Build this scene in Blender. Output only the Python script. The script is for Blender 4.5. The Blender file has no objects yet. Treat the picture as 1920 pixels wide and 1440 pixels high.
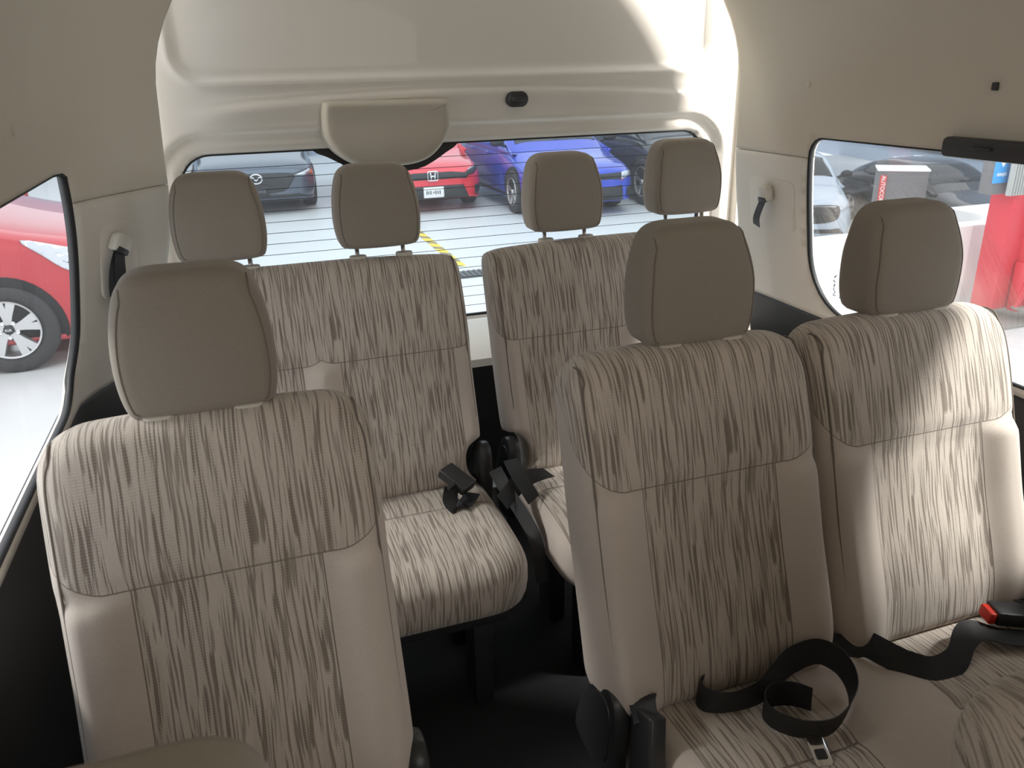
import bpy, bmesh, math, random
import numpy as np
from mathutils import Vector, Matrix
from mathutils.bvhtree import BVHTree
from mathutils.geometry import delaunay_2d_cdt
random.seed(4)
SC = bpy.context.scene
COL = SC.collection
Z0 = 1.5            # eye height above the van floor
GZ = -0.6           # garage floor below the van floor
LZ = -1.8           # lower yard beyond the parapet

# ------------------------------------------------------------------ materials
def new_mat(name):
    m = bpy.data.materials.new(name); m.use_nodes = True
    nt = m.node_tree
    b = nt.nodes['Principled BSDF']
    return m, nt, b
def N(nt, t, **kw):
    n = nt.nodes.new(t)
    for k, v in kw.items():
        if k.startswith('i_'):
            key = k[2:]
            n.inputs[int(key) if key.isdigit() else key].default_value = v
        else: setattr(n, k, v)
    return n
def L(nt, a, b): nt.links.new(a, b)
def math_node(nt, op, a, b=None, c=None):
    n = nt.nodes.new('ShaderNodeMath'); n.operation = op
    for i, v in enumerate((a, b, c)):
        if v is None: continue
        if isinstance(v, (int, float)): n.inputs[i].default_value = v
        else: nt.links.new(v, n.inputs[i])
    return n.outputs[0]
def bump_noise(nt, bsdf, scale, strength, dist=0.002, detail=3, coord='Object'):
    tc = N(nt, 'ShaderNodeTexCoord'); no = N(nt, 'ShaderNodeTexNoise', i_Scale=scale, i_Detail=detail)
    L(nt, tc.outputs[coord], no.inputs['Vector'])
    bu = N(nt, 'ShaderNodeBump', i_Strength=strength, i_Distance=dist)
    L(nt, no.outputs['Fac'], bu.inputs['Height']); L(nt, bu.outputs['Normal'], bsdf.inputs['Normal'])
    return no
def simple(name, col, rough=.5, metal=0, coat=0, bump=None, spec=.5, emit=None, var=0):
    m, nt, b = new_mat(name)
    b.inputs['Base Color'].default_value = (*col, 1); b.inputs['Roughness'].default_value = rough
    b.inputs['Metallic'].default_value = metal; b.inputs['Coat Weight'].default_value = coat
    b.inputs['Specular IOR Level'].default_value = spec
    if emit: 
        b.inputs['Emission Color'].default_value = (*emit[:3], 1); b.inputs['Emission Strength'].default_value = emit[3]
    if bump: bump_noise(nt, b, *bump)
    if var:
        tc = N(nt, 'ShaderNodeTexCoord'); no = N(nt, 'ShaderNodeTexNoise', i_Scale=1.7, i_Detail=6)
        L(nt, tc.outputs['Object'], no.inputs['Vector'])
        mx = N(nt, 'ShaderNodeMix', data_type='RGBA')
        mx.inputs[6].default_value = (*[c*(1-var) for c in col], 1); mx.inputs[7].default_value = (*[min(1, c*(1+var)) for c in col], 1)
        L(nt, no.outputs['Fac'], mx.inputs[0]); L(nt, mx.outputs[2], b.inputs['Base Color'])
    return m

def fabric(name, centers=None, half=.128, band=None, cross=None, hw=.228):
    """seat cloth in panel coordinates (uv in metres): streaked weave on the upper band and the centre panels, plain cloth elsewhere"""
    m, nt, b = new_mat(name)
    b.inputs['Roughness'].default_value = .95; b.inputs['Specular IOR Level'].default_value = .2
    b.inputs['Sheen Weight'].default_value = .25; b.inputs['Sheen Roughness'].default_value = .5
    uv = N(nt, 'ShaderNodeUVMap'); sp = N(nt, 'ShaderNodeSeparateXYZ'); L(nt, uv.outputs[0], sp.inputs[0])
    u, v = sp.outputs[0], sp.outputs[1]
    M = lambda op, a, b_=None, c=None: math_node(nt, op, a, b_, c)
    # slow sideways drift, then two layers of long tapering dashes
    def noise2(fu, fv, x, w, det=0.0):
        c = N(nt, 'ShaderNodeCombineXYZ'); L(nt, M('MULTIPLY', x, fu), c.inputs[0]); L(nt, M('MULTIPLY', v, fv), c.inputs[1]); c.inputs[2].default_value = w
        n = N(nt, 'ShaderNodeTexNoise', i_Scale=1, i_Detail=det, i_Roughness=.4); L(nt, c.outputs[0], n.inputs['Vector']); return n.outputs['Fac']
    def ramp(x, a, b_):
        r = N(nt, 'ShaderNodeMapRange', i_1=a, i_2=b_); r.interpolation_type = 'SMOOTHSTEP'; L(nt, x, r.inputs[0]); return r.outputs[0]
    uw = M('ADD', u, M('MULTIPLY', M('SUBTRACT', noise2(22, 9, u, 3.1), .5), .006))
    n1 = ramp(noise2(250, 9.5, uw, 0), .565, .645); n2 = ramp(noise2(340, 11, uw, 5.7), .60, .68)
    streak = M('MAXIMUM', n1, M('MULTIPLY', n2, .8))
    colm = ramp(noise2(120, 5, uw, 9.3), .48, .60)
    rib = M('MULTIPLY', M('ADD', M('SINE', M('MULTIPLY', v, 2*math.pi/.0042)), 1), .5)
    ladder = M('MULTIPLY', rib, colm)
    dark = M('MINIMUM', M('ADD', M('MULTIPLY', streak, .82), M('MULTIPLY', ladder, .22)), 1)
    seam = None
    if centers is None:
        mask = 0.0
    else:
        du = None
        for c in centers:
            d = M('ABSOLUTE', M('SUBTRACT', u, c)); du = d if du is None else M('MINIMUM', du, d)
        cmask = M('LESS_THAN', du, half)
        mask = cmask; sw = .0010
        vs = M('LESS_THAN', M('ABSOLUTE', M('SUBTRACT', du, half)), sw)
        if band is not None:
            ex = M('MAXIMUM', M('SUBTRACT', du, .155), 0)
            sb = M('SUBTRACT', band, M('MULTIPLY', M('MULTIPLY', ex, ex), 9.0))
            bm_ = M('LESS_THAN', v, sb)
            mask = M('MAXIMUM', cmask, bm_)
            seam = M('MAXIMUM', M('MULTIPLY', vs, M('SUBTRACT', 1, bm_)), M('LESS_THAN', M('ABSOLUTE', M('SUBTRACT', v, sb)), sw))
        else: seam = vs
        if cross is not None:
            seam = M('MAXIMUM', seam, M('MULTIPLY', cmask, M('LESS_THAN', M('ABSOLUTE', M('SUBTRACT', v, cross)), .0022)))
    # colours
    tc = N(nt, 'ShaderNodeTexCoord'); nf = N(nt, 'ShaderNodeTexNoise', i_Scale=900, i_Detail=2); L(nt, tc.outputs['Object'], nf.inputs['Vector'])
    wear = N(nt, 'ShaderNodeTexNoise', i_Scale=7, i_Detail=3); L(nt, tc.outputs['Object'], wear.inputs['Vector'])
    mix = N(nt, 'ShaderNodeMix', data_type='RGBA'); mix.inputs[6].default_value = (.62, .548, .478, 1); mix.inputs[7].default_value = (.235, .192, .158, 1)
    L(nt, dark, mix.inputs[0])
    pl = N(nt, 'ShaderNodeMix', data_type='RGBA'); pl.inputs[6].default_value = (.60, .522, .458, 1) if centers is not None else (.30, .262, .218, 1); pl.inputs[7].default_value = (.64, .562, .495, 1) if centers is not None else (.325, .285, .237, 1)
    L(nt, wear.outputs['Fac'], pl.inputs[0])
    z = N(nt, 'ShaderNodeMix', data_type='RGBA')
    L(nt, pl.outputs[2], z.inputs[6]); L(nt, mix.outputs[2], z.inputs[7])
    if isinstance(mask, float): z.inputs[0].default_value = mask
    else: L(nt, mask, z.inputs[0])
    out = z.outputs[2]
    if seam is not None:
        s = N(nt, 'ShaderNodeMix', data_type='RGBA'); L(nt, seam, s.inputs[0]); L(nt, out, s.inputs[6]); s.inputs[7].default_value = (.25, .21, .175, 1); out = s.outputs[2]
    g = N(nt, 'ShaderNodeMix', data_type='RGBA', blend_type='MULTIPLY'); g.inputs[0].default_value = .35
    L(nt, out, g.inputs[6]); L(nt, nf.outputs['Color'], g.inputs[7])
    hsv = N(nt, 'ShaderNodeMix', data_type='RGBA', blend_type='MIX'); hsv.inputs[0].default_value = .5
    cr = N(nt, 'ShaderNodeMapRange', i_1=.3, i_2=.7, i_3=.86, i_4=1.06); L(nt, nf.outputs['Fac'], cr.inputs[0])
    g2 = N(nt, 'ShaderNodeVectorMath', operation='SCALE'); L(nt, out, g2.inputs[0]); L(nt, cr.outputs[0], g2.inputs['Scale'])
    L(nt, g2.outputs[0], b.inputs['Base Color'])
    h = M('MULTIPLY', nf.outputs['Fac'], .25)
    if centers is not None:
        h = M('SUBTRACT', h, M('MULTIPLY', M('MULTIPLY', dark, mask), .7)); 
    if seam is not None: h = M('SUBTRACT', h, M('MULTIPLY', seam, 2.0))
    bu = N(nt, 'ShaderNodeBump', i_Strength=.5, i_Distance=.0012); L(nt, h, bu.inputs['Height']); L(nt, bu.outputs['Normal'], b.inputs['Normal'])
    return m

def glass(name, tint, haze=.03, dirt=.05, dots=False):
    m, nt, b = new_mat(name); nt.nodes.remove(b); out = nt.nodes['Material Output']
    tr = N(nt, 'ShaderNodeBsdfTransparent'); tr.inputs[0].default_value = (*tint, 1)
    gl = N(nt, 'ShaderNodeBsdfGlossy'); gl.inputs['Roughness'].default_value = .02
    fr = N(nt, 'ShaderNodeFresnel', i_IOR=1.45)
    m1 = N(nt, 'ShaderNodeMixShader'); L(nt, math_node(nt, 'MULTIPLY', fr.outputs[0], .22), m1.inputs[0]); L(nt, tr.outputs[0], m1.inputs[1]); L(nt, gl.outputs[0], m1.inputs[2])
    df = N(nt, 'ShaderNodeBsdfDiffuse'); df.inputs[0].default_value = (.85, .9, .95, 1)
    tl = N(nt, 'ShaderNodeBsdfTranslucent'); tl.inputs[0].default_value = (.85, .9, .95, 1)
    ms = N(nt, 'ShaderNodeMixShader', i_0=.6); L(nt, df.outputs[0], ms.inputs[1]); L(nt, tl.outputs[0], ms.inputs[2])
    tc = N(nt, 'ShaderNodeTexCoord'); no = N(nt, 'ShaderNodeTexNoise', i_Scale=5, i_Detail=5); L(nt, tc.outputs['Object'], no.inputs['Vector'])
    f = math_node(nt, 'ADD', math_node(nt, 'MULTIPLY', no.outputs['Fac'], dirt), haze)
    if dots:
        vo = N(nt, 'ShaderNodeTexVoronoi', i_Scale=110); L(nt, tc.outputs['Object'], vo.inputs['Vector'])
        n2 = N(nt, 'ShaderNodeTexNoise', i_Scale=9, i_Detail=2); L(nt, tc.outputs['Object'], n2.inputs['Vector'])
        th = math_node(nt, 'MULTIPLY', math_node(nt, 'SUBTRACT', n2.outputs['Fac'], .42), .5)
        f = math_node(nt, 'ADD', f, math_node(nt, 'MULTIPLY', math_node(nt, 'LESS_THAN', vo.outputs['Distance'], th), .22))
    m2 = N(nt, 'ShaderNodeMixShader'); L(nt, f, m2.inputs[0]); L(nt, m1.outputs[0], m2.inputs[1]); L(nt, ms.outputs[0], m2.inputs[2])
    L(nt, m2.outputs[0], out.inputs[0])
    return m

MT = {}
MT['head'] = fabric('headrest cloth')
MT['single'] = fabric('single back cloth', [0], .128, .222)
MT['double'] = fabric('rear bench back cloth', [-.192, .192], .145, .247)
MT['cush1'] = fabric('single cushion cloth', [0], .128, None, .20)
MT['cush2'] = fabric('rear cushion cloth', [-.205, .205], .17, None, .20)
MT['cush3'] = fabric('double cushion cloth', [-.262, .202], .128, None, .27)
MT['piping'] = simple('seam piping', (.20, .172, .145), .9, bump=(600, .3, .001))
MT['trim'] = simple('pillar plastic', (.70, .655, .585), .62, bump=(700, .18, .0006))
MT['liner'] = simple('upper trim grained', (.63, .575, .485), .75, bump=(230, .35, .0015))
MT['black'] = simple('black plastic', (.028, .028, .030), .42, bump=(500, .2, .0006))
MT['blackg'] = simple('black moulded plastic', (.03, .03, .032), .38)
MT['carpet'] = simple('black rubber floor', (.012, .012, .013), .8, bump=(300, .4, .002))
MT['rubber'] = simple('rubber seal', (.012, .012, .013), .55)
MT['white'] = simple('white body paint', (.74, .705, .645), .40, coat=.25, bump=(60, .02, .001))
MT['sill'] = simple('white sill plastic', (.88, .86, .80), .4)
MT['cover'] = simple('beige cover plastic', (.47, .43, .36), .6, bump=(600, .15, .0006))
MT['anchor'] = simple('pale belt guide plastic', (.68, .65, .58), .45)
MT['chrome'] = simple('polished steel', (.8, .8, .8), .12, 1)
MT['grey_metal'] = simple('painted seat steel', (.30, .30, .29), .45, .3)
MT['red_button'] = simple('red buckle button', (.65, .03, .015), .35)
MT['guide'] = simple('post guide plastic', (.60, .56, .48), .5)
def webbing():
    m, nt, b = new_mat('seat belt webbing')
    b.inputs['Base Color'].default_value = (.022, .022, .024, 1); b.inputs['Roughness'].default_value = .55
    uv = N(nt, 'ShaderNodeUVMap'); ck = N(nt, 'ShaderNodeTexWave', i_Scale=170, i_Distortion=0.3); ck.bands_direction = 'DIAGONAL'
    L(nt, uv.outputs[0], ck.inputs['Vector'])
    bu = N(nt, 'ShaderNodeBump', i_Strength=.5, i_Distance=.0008); L(nt, ck.outputs['Fac'], bu.inputs['Height']); L(nt, bu.outputs['Normal'], b.inputs['Normal'])
    return m
MT['web'] = webbing()
MT['rear_glass'] = glass('rear glass', (.74, .83, .88), .03, .05, True)
MT['side_glass'] = glass('side glass', (.90, .94, .97), .012, .025)

# ------------------------------------------------------------------ helpers
def mk(name, V, F, mat, parent=None, uv=None, smooth=True, local=False):
    me = bpy.data.meshes.new(name)
    me.from_pydata([tuple(map(float, p)) for p in V], [], [tuple(map(int, f)) for f in F]); me.update()
    if uv is not None:
        ul = me.uv_layers.new(name='UVMap')
        idx = np.zeros(len(me.loops), dtype=np.int32); me.loops.foreach_get('vertex_index', idx)
        ul.data.foreach_set('uv', np.array(uv, dtype=np.float32)[idx].ravel())
    if smooth: me.polygons.foreach_set('use_smooth', [True]*len(me.polygons))
    ms = mat if isinstance(mat, (list, tuple)) else [mat]
    for x in ms: me.materials.append(x)
    return link(name, me, parent, local)
def link(name, me, parent=None, local=False):
    o = bpy.data.objects.new(name, me); COL.objects.link(o)
    if parent is not None:
        o.parent = parent
        if parent.type == 'EMPTY' and not local:
            o.matrix_parent_inverse = Matrix.Translation(-Vector(parent.location))
    return o
def mkbm(name, bm, mat, parent=None, smooth=True, local=False):
    bmesh.ops.recalc_face_normals(bm, faces=bm.faces[:])
    me = bpy.data.meshes.new(name); bm.to_mesh(me); bm.free()
    if smooth:
        me.polygons.foreach_set('use_smooth', [True]*len(me.polygons))
        try: me.set_sharp_from_angle(angle=math.radians(40))
        except Exception: pass
    me.materials.append(mat)
    return link(name, me, parent, local)
def thing(name, label, cat, loc, group=None, rz=0):
    o = bpy.data.objects.new(name, None); COL.objects.link(o)
    o.location = loc; o.rotation_euler = (0, 0, rz); o.empty_display_size = .1
    o['label'] = label; o['category'] = cat
    if group: o['group'] = group
    return o
def tag(o, label, cat, group=None):
    o['label'] = label; o['category'] = cat
    if group: o['group'] = group
    return o
def struct(o): o['kind'] = 'structure'; return o
def sharp(o, ang=35):
    try: o.data.set_sharp_from_angle(angle=math.radians(ang))
    except Exception: pass
    return o
def box_bm(bm, c, s, bev=.004, rot=None, seg=2):
    t = bmesh.new(); bmesh.ops.create_cube(t, size=1)
    for v in t.verts: v.co = Vector((v.co.x*s[0], v.co.y*s[1], v.co.z*s[2]))
    if bev > 0: bmesh.ops.bevel(t, geom=t.edges[:], offset=min(bev, min(s)*.45), segments=seg, affect='EDGES', profile=.5)
    mat = Matrix.Translation(Vector(c)) @ (rot.to_4x4() if rot is not None else Matrix.Identity(4))
    t.transform(mat); me = bpy.data.meshes.new('tmp'); t.to_mesh(me); t.free(); bm.from_mesh(me); bpy.data.meshes.remove(me)
def box(name, c, s, mat, parent=None, bev=.004, rot=None, local=False, seg=2):
    bm = bmesh.new(); box_bm(bm, c, s, bev, rot, seg); return mkbm(name, bm, mat, parent, local=local)
def catmull(P, n=8, closed=False):
    P = np.array(P, float); out = []
    m = len(P)
    for i in range(m if closed else m-1):
        if closed: a, b, c, d = P[(i-1) % m], P[i], P[(i+1) % m], P[(i+2) % m]
        else: a, b, c, d = P[max(i-1, 0)], P[i], P[i+1], P[min(i+2, m-1)]
        for t in np.linspace(0, 1, n, endpoint=False):
            out.append(.5*((2*b)+(-a+c)*t+(2*a-5*b+4*c-d)*t*t+(-a+3*b-3*c+d)*t**3))
    if not closed: out.append(P[-1])
    return np.array(out)
def tube_geo(P, r, n=8, closed=False):
    P = [Vector(p) for p in P]; V, F = [], []; m = len(P)
    up = None
    for i, p in enumerate(P):
        t = (P[(i+1) % m]-P[i-1]) if closed else (P[min(i+1, m-1)]-P[max(i-1, 0)])
        t.normalize()
        if up is None:
            up = Vector((0, 0, 1)) if abs(t.z) < .9 else Vector((1, 0, 0))
        s = t.cross(up).normalized(); up = s.cross(t).normalized()
        rr = r[i] if hasattr(r, '__len__') else r
        for k in range(n):
            a = 2*math.pi*k/n; V.append(p+s*(rr*math.cos(a))+up*(rr*math.sin(a)))
    for i in range(m if closed else m-1):
        for k in range(n):
            j = (i+1) % m
            F.append((i*n+k, i*n+(k+1) % n, j*n+(k+1) % n, j*n+k))
    if not closed:
        F.append(tuple(range(n))[::-1]); F.append(tuple((m-1)*n+k for k in range(n)))
    return V, F
def tube(name, P, r, mat, parent=None, n=8, closed=False, local=False):
    V, F = tube_geo(P, r, n, closed); return mk(name, V, F, mat, parent, local=local)
def join_geo(parts):
    V, F = [], []
    for v, f in parts:
        b = len(V); V += list(v); F += [tuple(b+i for i in q) for q in f]
    return V, F
def rrect(x0, x1, y0, y1, r, n=8):
    """rounded rectangle, counter-clockwise, r = (bl, br, tr, tl)"""
    if not hasattr(r, '__len__'): r = (r,)*4
    out = []
    for (cx, cy, rr, a0) in ((x0+r[0], y0+r[0], r[0], 180), (x1-r[1], y0+r[1], r[1], 270), (x1-r[2], y1-r[2], r[2], 0), (x0+r[3], y1-r[3], r[3], 90)):
        for k in range(n+1):
            a = math.radians(a0+90*k/n); out.append((cx+rr*math.cos(a), cy+rr*math.sin(a)))
    return out
def resample(P, n):
    P = np.array(P, float); Q = np.vstack([P, P[:1]]); d = np.r_[0, np.cumsum(np.linalg.norm(np.diff(Q, axis=0), axis=1))]
    t = np.linspace(0, d[-1], n, endpoint=False)
    return np.c_[np.interp(t, d, Q[:, 0]), np.interp(t, d, Q[:, 1])]
def smooth_poly(P, k=3):
    for _ in range(k): P = (np.roll(P, 1, 0)+2*P+np.roll(P, -1, 0))/4
    return P
def normals2(P):
    t = np.roll(P, -1, 0)-np.roll(P, 1, 0); n = np.c_[t[:, 1], -t[:, 0]]; return n/np.maximum(np.linalg.norm(n, axis=1, keepdims=True), 1e-9)
def inset(P, ins):
    if ins == 0: return P
    st = max(1, int(math.ceil(ins/.006))); Q = P.copy()
    for _ in range(st):
        Q = smooth_poly(Q-normals2(Q)*ins/st, 2)
    return Q
def pad_geo(outline, prof_front, prof_back, rings=16, n=140, center=None):
    """closed cushion: outline (ccw, 2D), profile lists of (inset, depth) from the face edge outwards; returns V=(a,b,depth), F, UV"""
    P = smooth_poly(resample(outline, n), 2); Nn = smooth_poly(normals2(P), 2)
    c = np.array(center if center is not None else P.mean(0))
    V, UV, F = [], [], []
    loops = []
    fi, fd = prof_front[0]; edge = inset(P, fi)
    for k in range(rings-1, 0, -1):
        f = 1-k/rings
        loops.append((c+(edge-c)*f, np.full(n, fd), None))
    prof = list(prof_front)+list(prof_back)
    arc = 0; last = None
    for (ins, dep) in prof:
        pos = inset(P, ins)
        if last is not None: arc += math.hypot(ins-last[0], dep-last[1])
        last = (ins, dep)
        loops.append((pos, np.full(n, dep), arc))
    bi, bd = prof_back[-1]; edge2 = inset(P, bi)
    for k in range(1, 6):
        loops.append((c+(edge2-c)*(1-k/6), np.full(n, bd), arc))
    base_uv = edge
    V.append((c[0], c[1], fd)); UV.append((c[0], c[1]))
    for (pos, dep, a) in loops:
        for i in range(n):
            V.append((pos[i, 0], pos[i, 1], dep[i]))
            if a is None: UV.append(tuple(pos[i]))
            else: UV.append(tuple(edge[i]+Nn[i]*a))
    m = len(loops)
    V.append((c[0], c[1], bd)); UV.append((c[0], c[1])); e = len(V)-1
    for i in range(n): F.append((0, 1+i, 1+(i+1) % n))
    for k in range(m-1):
        for i in range(n):
            a = 1+k*n+i; b = 1+k*n+(i+1) % n
            F.append((a, a+n, b+n, b))
    for i in range(n): F.append((e, 1+(m-1)*n+(i+1) % n, 1+(m-1)*n+i))
    return np.array(V), F, np.array(UV), P, Nn
def arcprof(r, d0, d1, dirn=1, n=6):
    """quarter-round from (inset r, depth d0) to (inset 0, depth d1)"""
    return [(r*(1-math.sin(a)), d0+(d1-d0)*(1-math.cos(a))) for a in np.linspace(0, math.pi/2, n)]
def ribbon(name, P, W, width, mat, parent=None, thick=.0016, n=8):
    """belt webbing along P with per-point width directions W"""
    C = catmull(P, n); Wd = catmull(W, n); V, F, UV = [], [], []
    m = len(C); d = 0
    for i in range(m):
        t = C[min(i+1, m-1)]-C[max(i-1, 0)]; t = t/np.linalg.norm(t)
        w = Wd[i]-t*np.dot(Wd[i], t); w = w/max(np.linalg.norm(w), 1e-6); nn = np.cross(t, w)
        if i: d += np.linalg.norm(C[i]-C[i-1])
        for (a, b) in ((-1, -1), (-.5, -1), (0, -1), (.5, -1), (1, -1), (1, 1), (.5, 1), (0, 1), (-.5, 1), (-1, 1)):
            V.append(C[i]+w*a*width/2+nn*b*thick/2); UV.append((a*width/2, d))
    k = 10
    for i in range(m-1):
        for j in range(k): F.append((i*k+j, i*k+(j+1) % k, (i+1)*k+(j+1) % k, (i+1)*k+j))
    F.append(tuple(range(k))[::-1]); F.append(tuple((m-1)*k+j for j in range(k)))
    return sharp(mk(name, V, F, mat, parent, UV), 50)
def lathe_geo(prof, axis, center, n=40):
    """prof: (radius, along-axis) pairs"""
    V, F = [], []; ax = Vector(axis).normalized(); s = ax.orthogonal().normalized(); t = ax.cross(s)
    for (r, h) in prof:
        for k in range(n):
            a = 2*math.pi*k/n; V.append(Vector(center)+ax*h+s*(r*math.cos(a))+t*(r*math.sin(a)))
    m = len(prof)
    for i in range(m-1):
        for k in range(n): F.append((i*n+k, i*n+(k+1) % n, (i+1)*n+(k+1) % n, (i+1)*n+k))
    if prof[0][0] < .03: F.append(tuple(range(n))[::-1])
    if prof[-1][0] < .03: F.append(tuple((m-1)*n+k for k in range(n)))
    return V, F
def extrude_poly(poly, h, fn, bev=0.0):
    """2-D polygon extruded by h; fn maps (a,b,d) to 3-D"""
    bm = bmesh.new(); n = len(poly)
    P = np.array(poly, float)
    if bev > 0:
        Nn = normals2(P); layers = [(P-Nn*bev, 0), (P-Nn*bev*.3, bev*.3), (P, bev), (P, h-bev), (P-Nn*bev*.3, h-bev*.3), (P-Nn*bev, h)]
    else: layers = [(P, 0), (P, h)]
    rows = [[bm.verts.new(fn(p[0], p[1], d)) for p in Q] for Q, d in layers]
    for a, b in zip(rows[:-1], rows[1:]):
        for i in range(n): bm.faces.new((a[i], a[(i+1) % n], b[(i+1) % n], b[i]))
    bm.faces.new(rows[0][::-1]); bm.faces.new(rows[-1])
    return bm
def in_polys(C, poly):
    P = np.array(poly, float); Q = np.roll(P, 1, 0); r = np.zeros(len(C), bool); x, y = C[:, 0], C[:, 1]
    for (xi, yi), (xj, yj) in zip(P, Q):
        if yi == yj: continue
        m = ((yi > y) != (yj > y)) & (x < (xj-xi)*(y-yi)/(yj-yi)+xi); r ^= m
    return r
def cdt(outer, holes, sp, bounds=None, extra=None):
    """triangulated polygon with holes and interior grid points"""
    pts = [Vector(p) for p in outer]; edges = [(i, (i+1) % len(outer)) for i in range(len(outer))]
    for h in holes:
        b = len(pts); pts += [Vector(p) for p in h]; edges += [(b+i, b+(i+1) % len(h)) for i in range(len(h))]
    O = np.array(outer); x0, y0 = O.min(0); x1, y1 = O.max(0)
    sx, sy = sp if hasattr(sp, '__len__') else (sp, sp)
    for x in np.arange(x0+sx*.5, x1, sx):
        for y in np.arange(y0+sy*.5, y1, sy): pts.append(Vector((x, y)))
    if extra: pts += [Vector(p) for p in extra]
    r = delaunay_2d_cdt(pts, edges, [], 0, 1e-5)
    V = [tuple(v) for v in r[0]]; F = []
    C = np.array([np.mean([V[i] for i in f], axis=0) for f in r[2]])
    keep = in_polys(C, outer)
    for h in holes: keep &= ~in_polys(C, h)
    return V, [tuple(f) for f, k in zip(r[2], keep) if k]
def prune(V, F):
    used = sorted({i for f in F for i in f}); mp = {u: k for k, u in enumerate(used)}
    return [V[u] for u in used], [tuple(mp[i] for i in f) for f in F]
def text_mesh(name, body, size, mat, fn, parent=None, depth=.002, local=False):
    cu = bpy.data.curves.new(name, 'FONT'); cu.body = body; cu.size = size; cu.align_x = 'CENTER'; cu.align_y = 'CENTER'; cu.extrude = depth
    cu.offset = .01*size
    ob = bpy.data.objects.new(name, cu); COL.objects.link(ob)
    dg = bpy.context.evaluated_depsgraph_get(); me = bpy.data.meshes.new_from_object(ob.evaluated_get(dg))
    COL.objects.unlink(ob); bpy.data.objects.remove(ob); 
    for v in me.vertices: v.co = Vector(fn(v.co.x, v.co.y, v.co.z))
    me.materials.clear(); me.materials.append(mat)
    return link(name, me, parent, local)
def copy_tree(o, dloc=(0, 0, 0), label=None):
    c = o.copy(); COL.objects.link(c); c.location = Vector(o.location)+Vector(dloc)
    if label: c['label'] = label
    for ch in o.children:
        d = ch.copy(); COL.objects.link(d); d.parent = c; d.matrix_parent_inverse = ch.matrix_parent_inverse.copy()
        for g in ch.children:
            e = g.copy(); COL.objects.link(e); e.parent = d; e.matrix_parent_inverse = g.matrix_parent_inverse.copy()
    return c
def sstep(a, b, x):
    t = min(1, max(0, (x-a)/(b-a))); return t*t*(3-2*t)

# ------------------------------------------------------------------ camera
cam = bpy.data.cameras.new('camera'); co = bpy.data.objects.new('camera', cam); COL.objects.link(co)
R_ = Vector((0.94620667, -0.32271275, -0.0234395)); U_ = Vector((0.13922942, 0.34069168, 0.92980877)); F_ = Vector((0.29207551, 0.88305473, -0.36729585))
co.matrix_world = Matrix(((R_.x, U_.x, -F_.x, 0), (R_.y, U_.y, -F_.y, 0), (R_.z, U_.z, -F_.z, Z0), (0, 0, 0, 1)))
cam.sensor_fit = 'HORIZONTAL'; cam.sensor_width = 36; cam.lens = 36*1485.04/1920; cam.clip_start = .02; cam.clip_end = 200
cam.dof.use_dof = True; cam.dof.focus_distance = 1.9; cam.dof.aperture_fstop = 9
SC.camera = co

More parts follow.
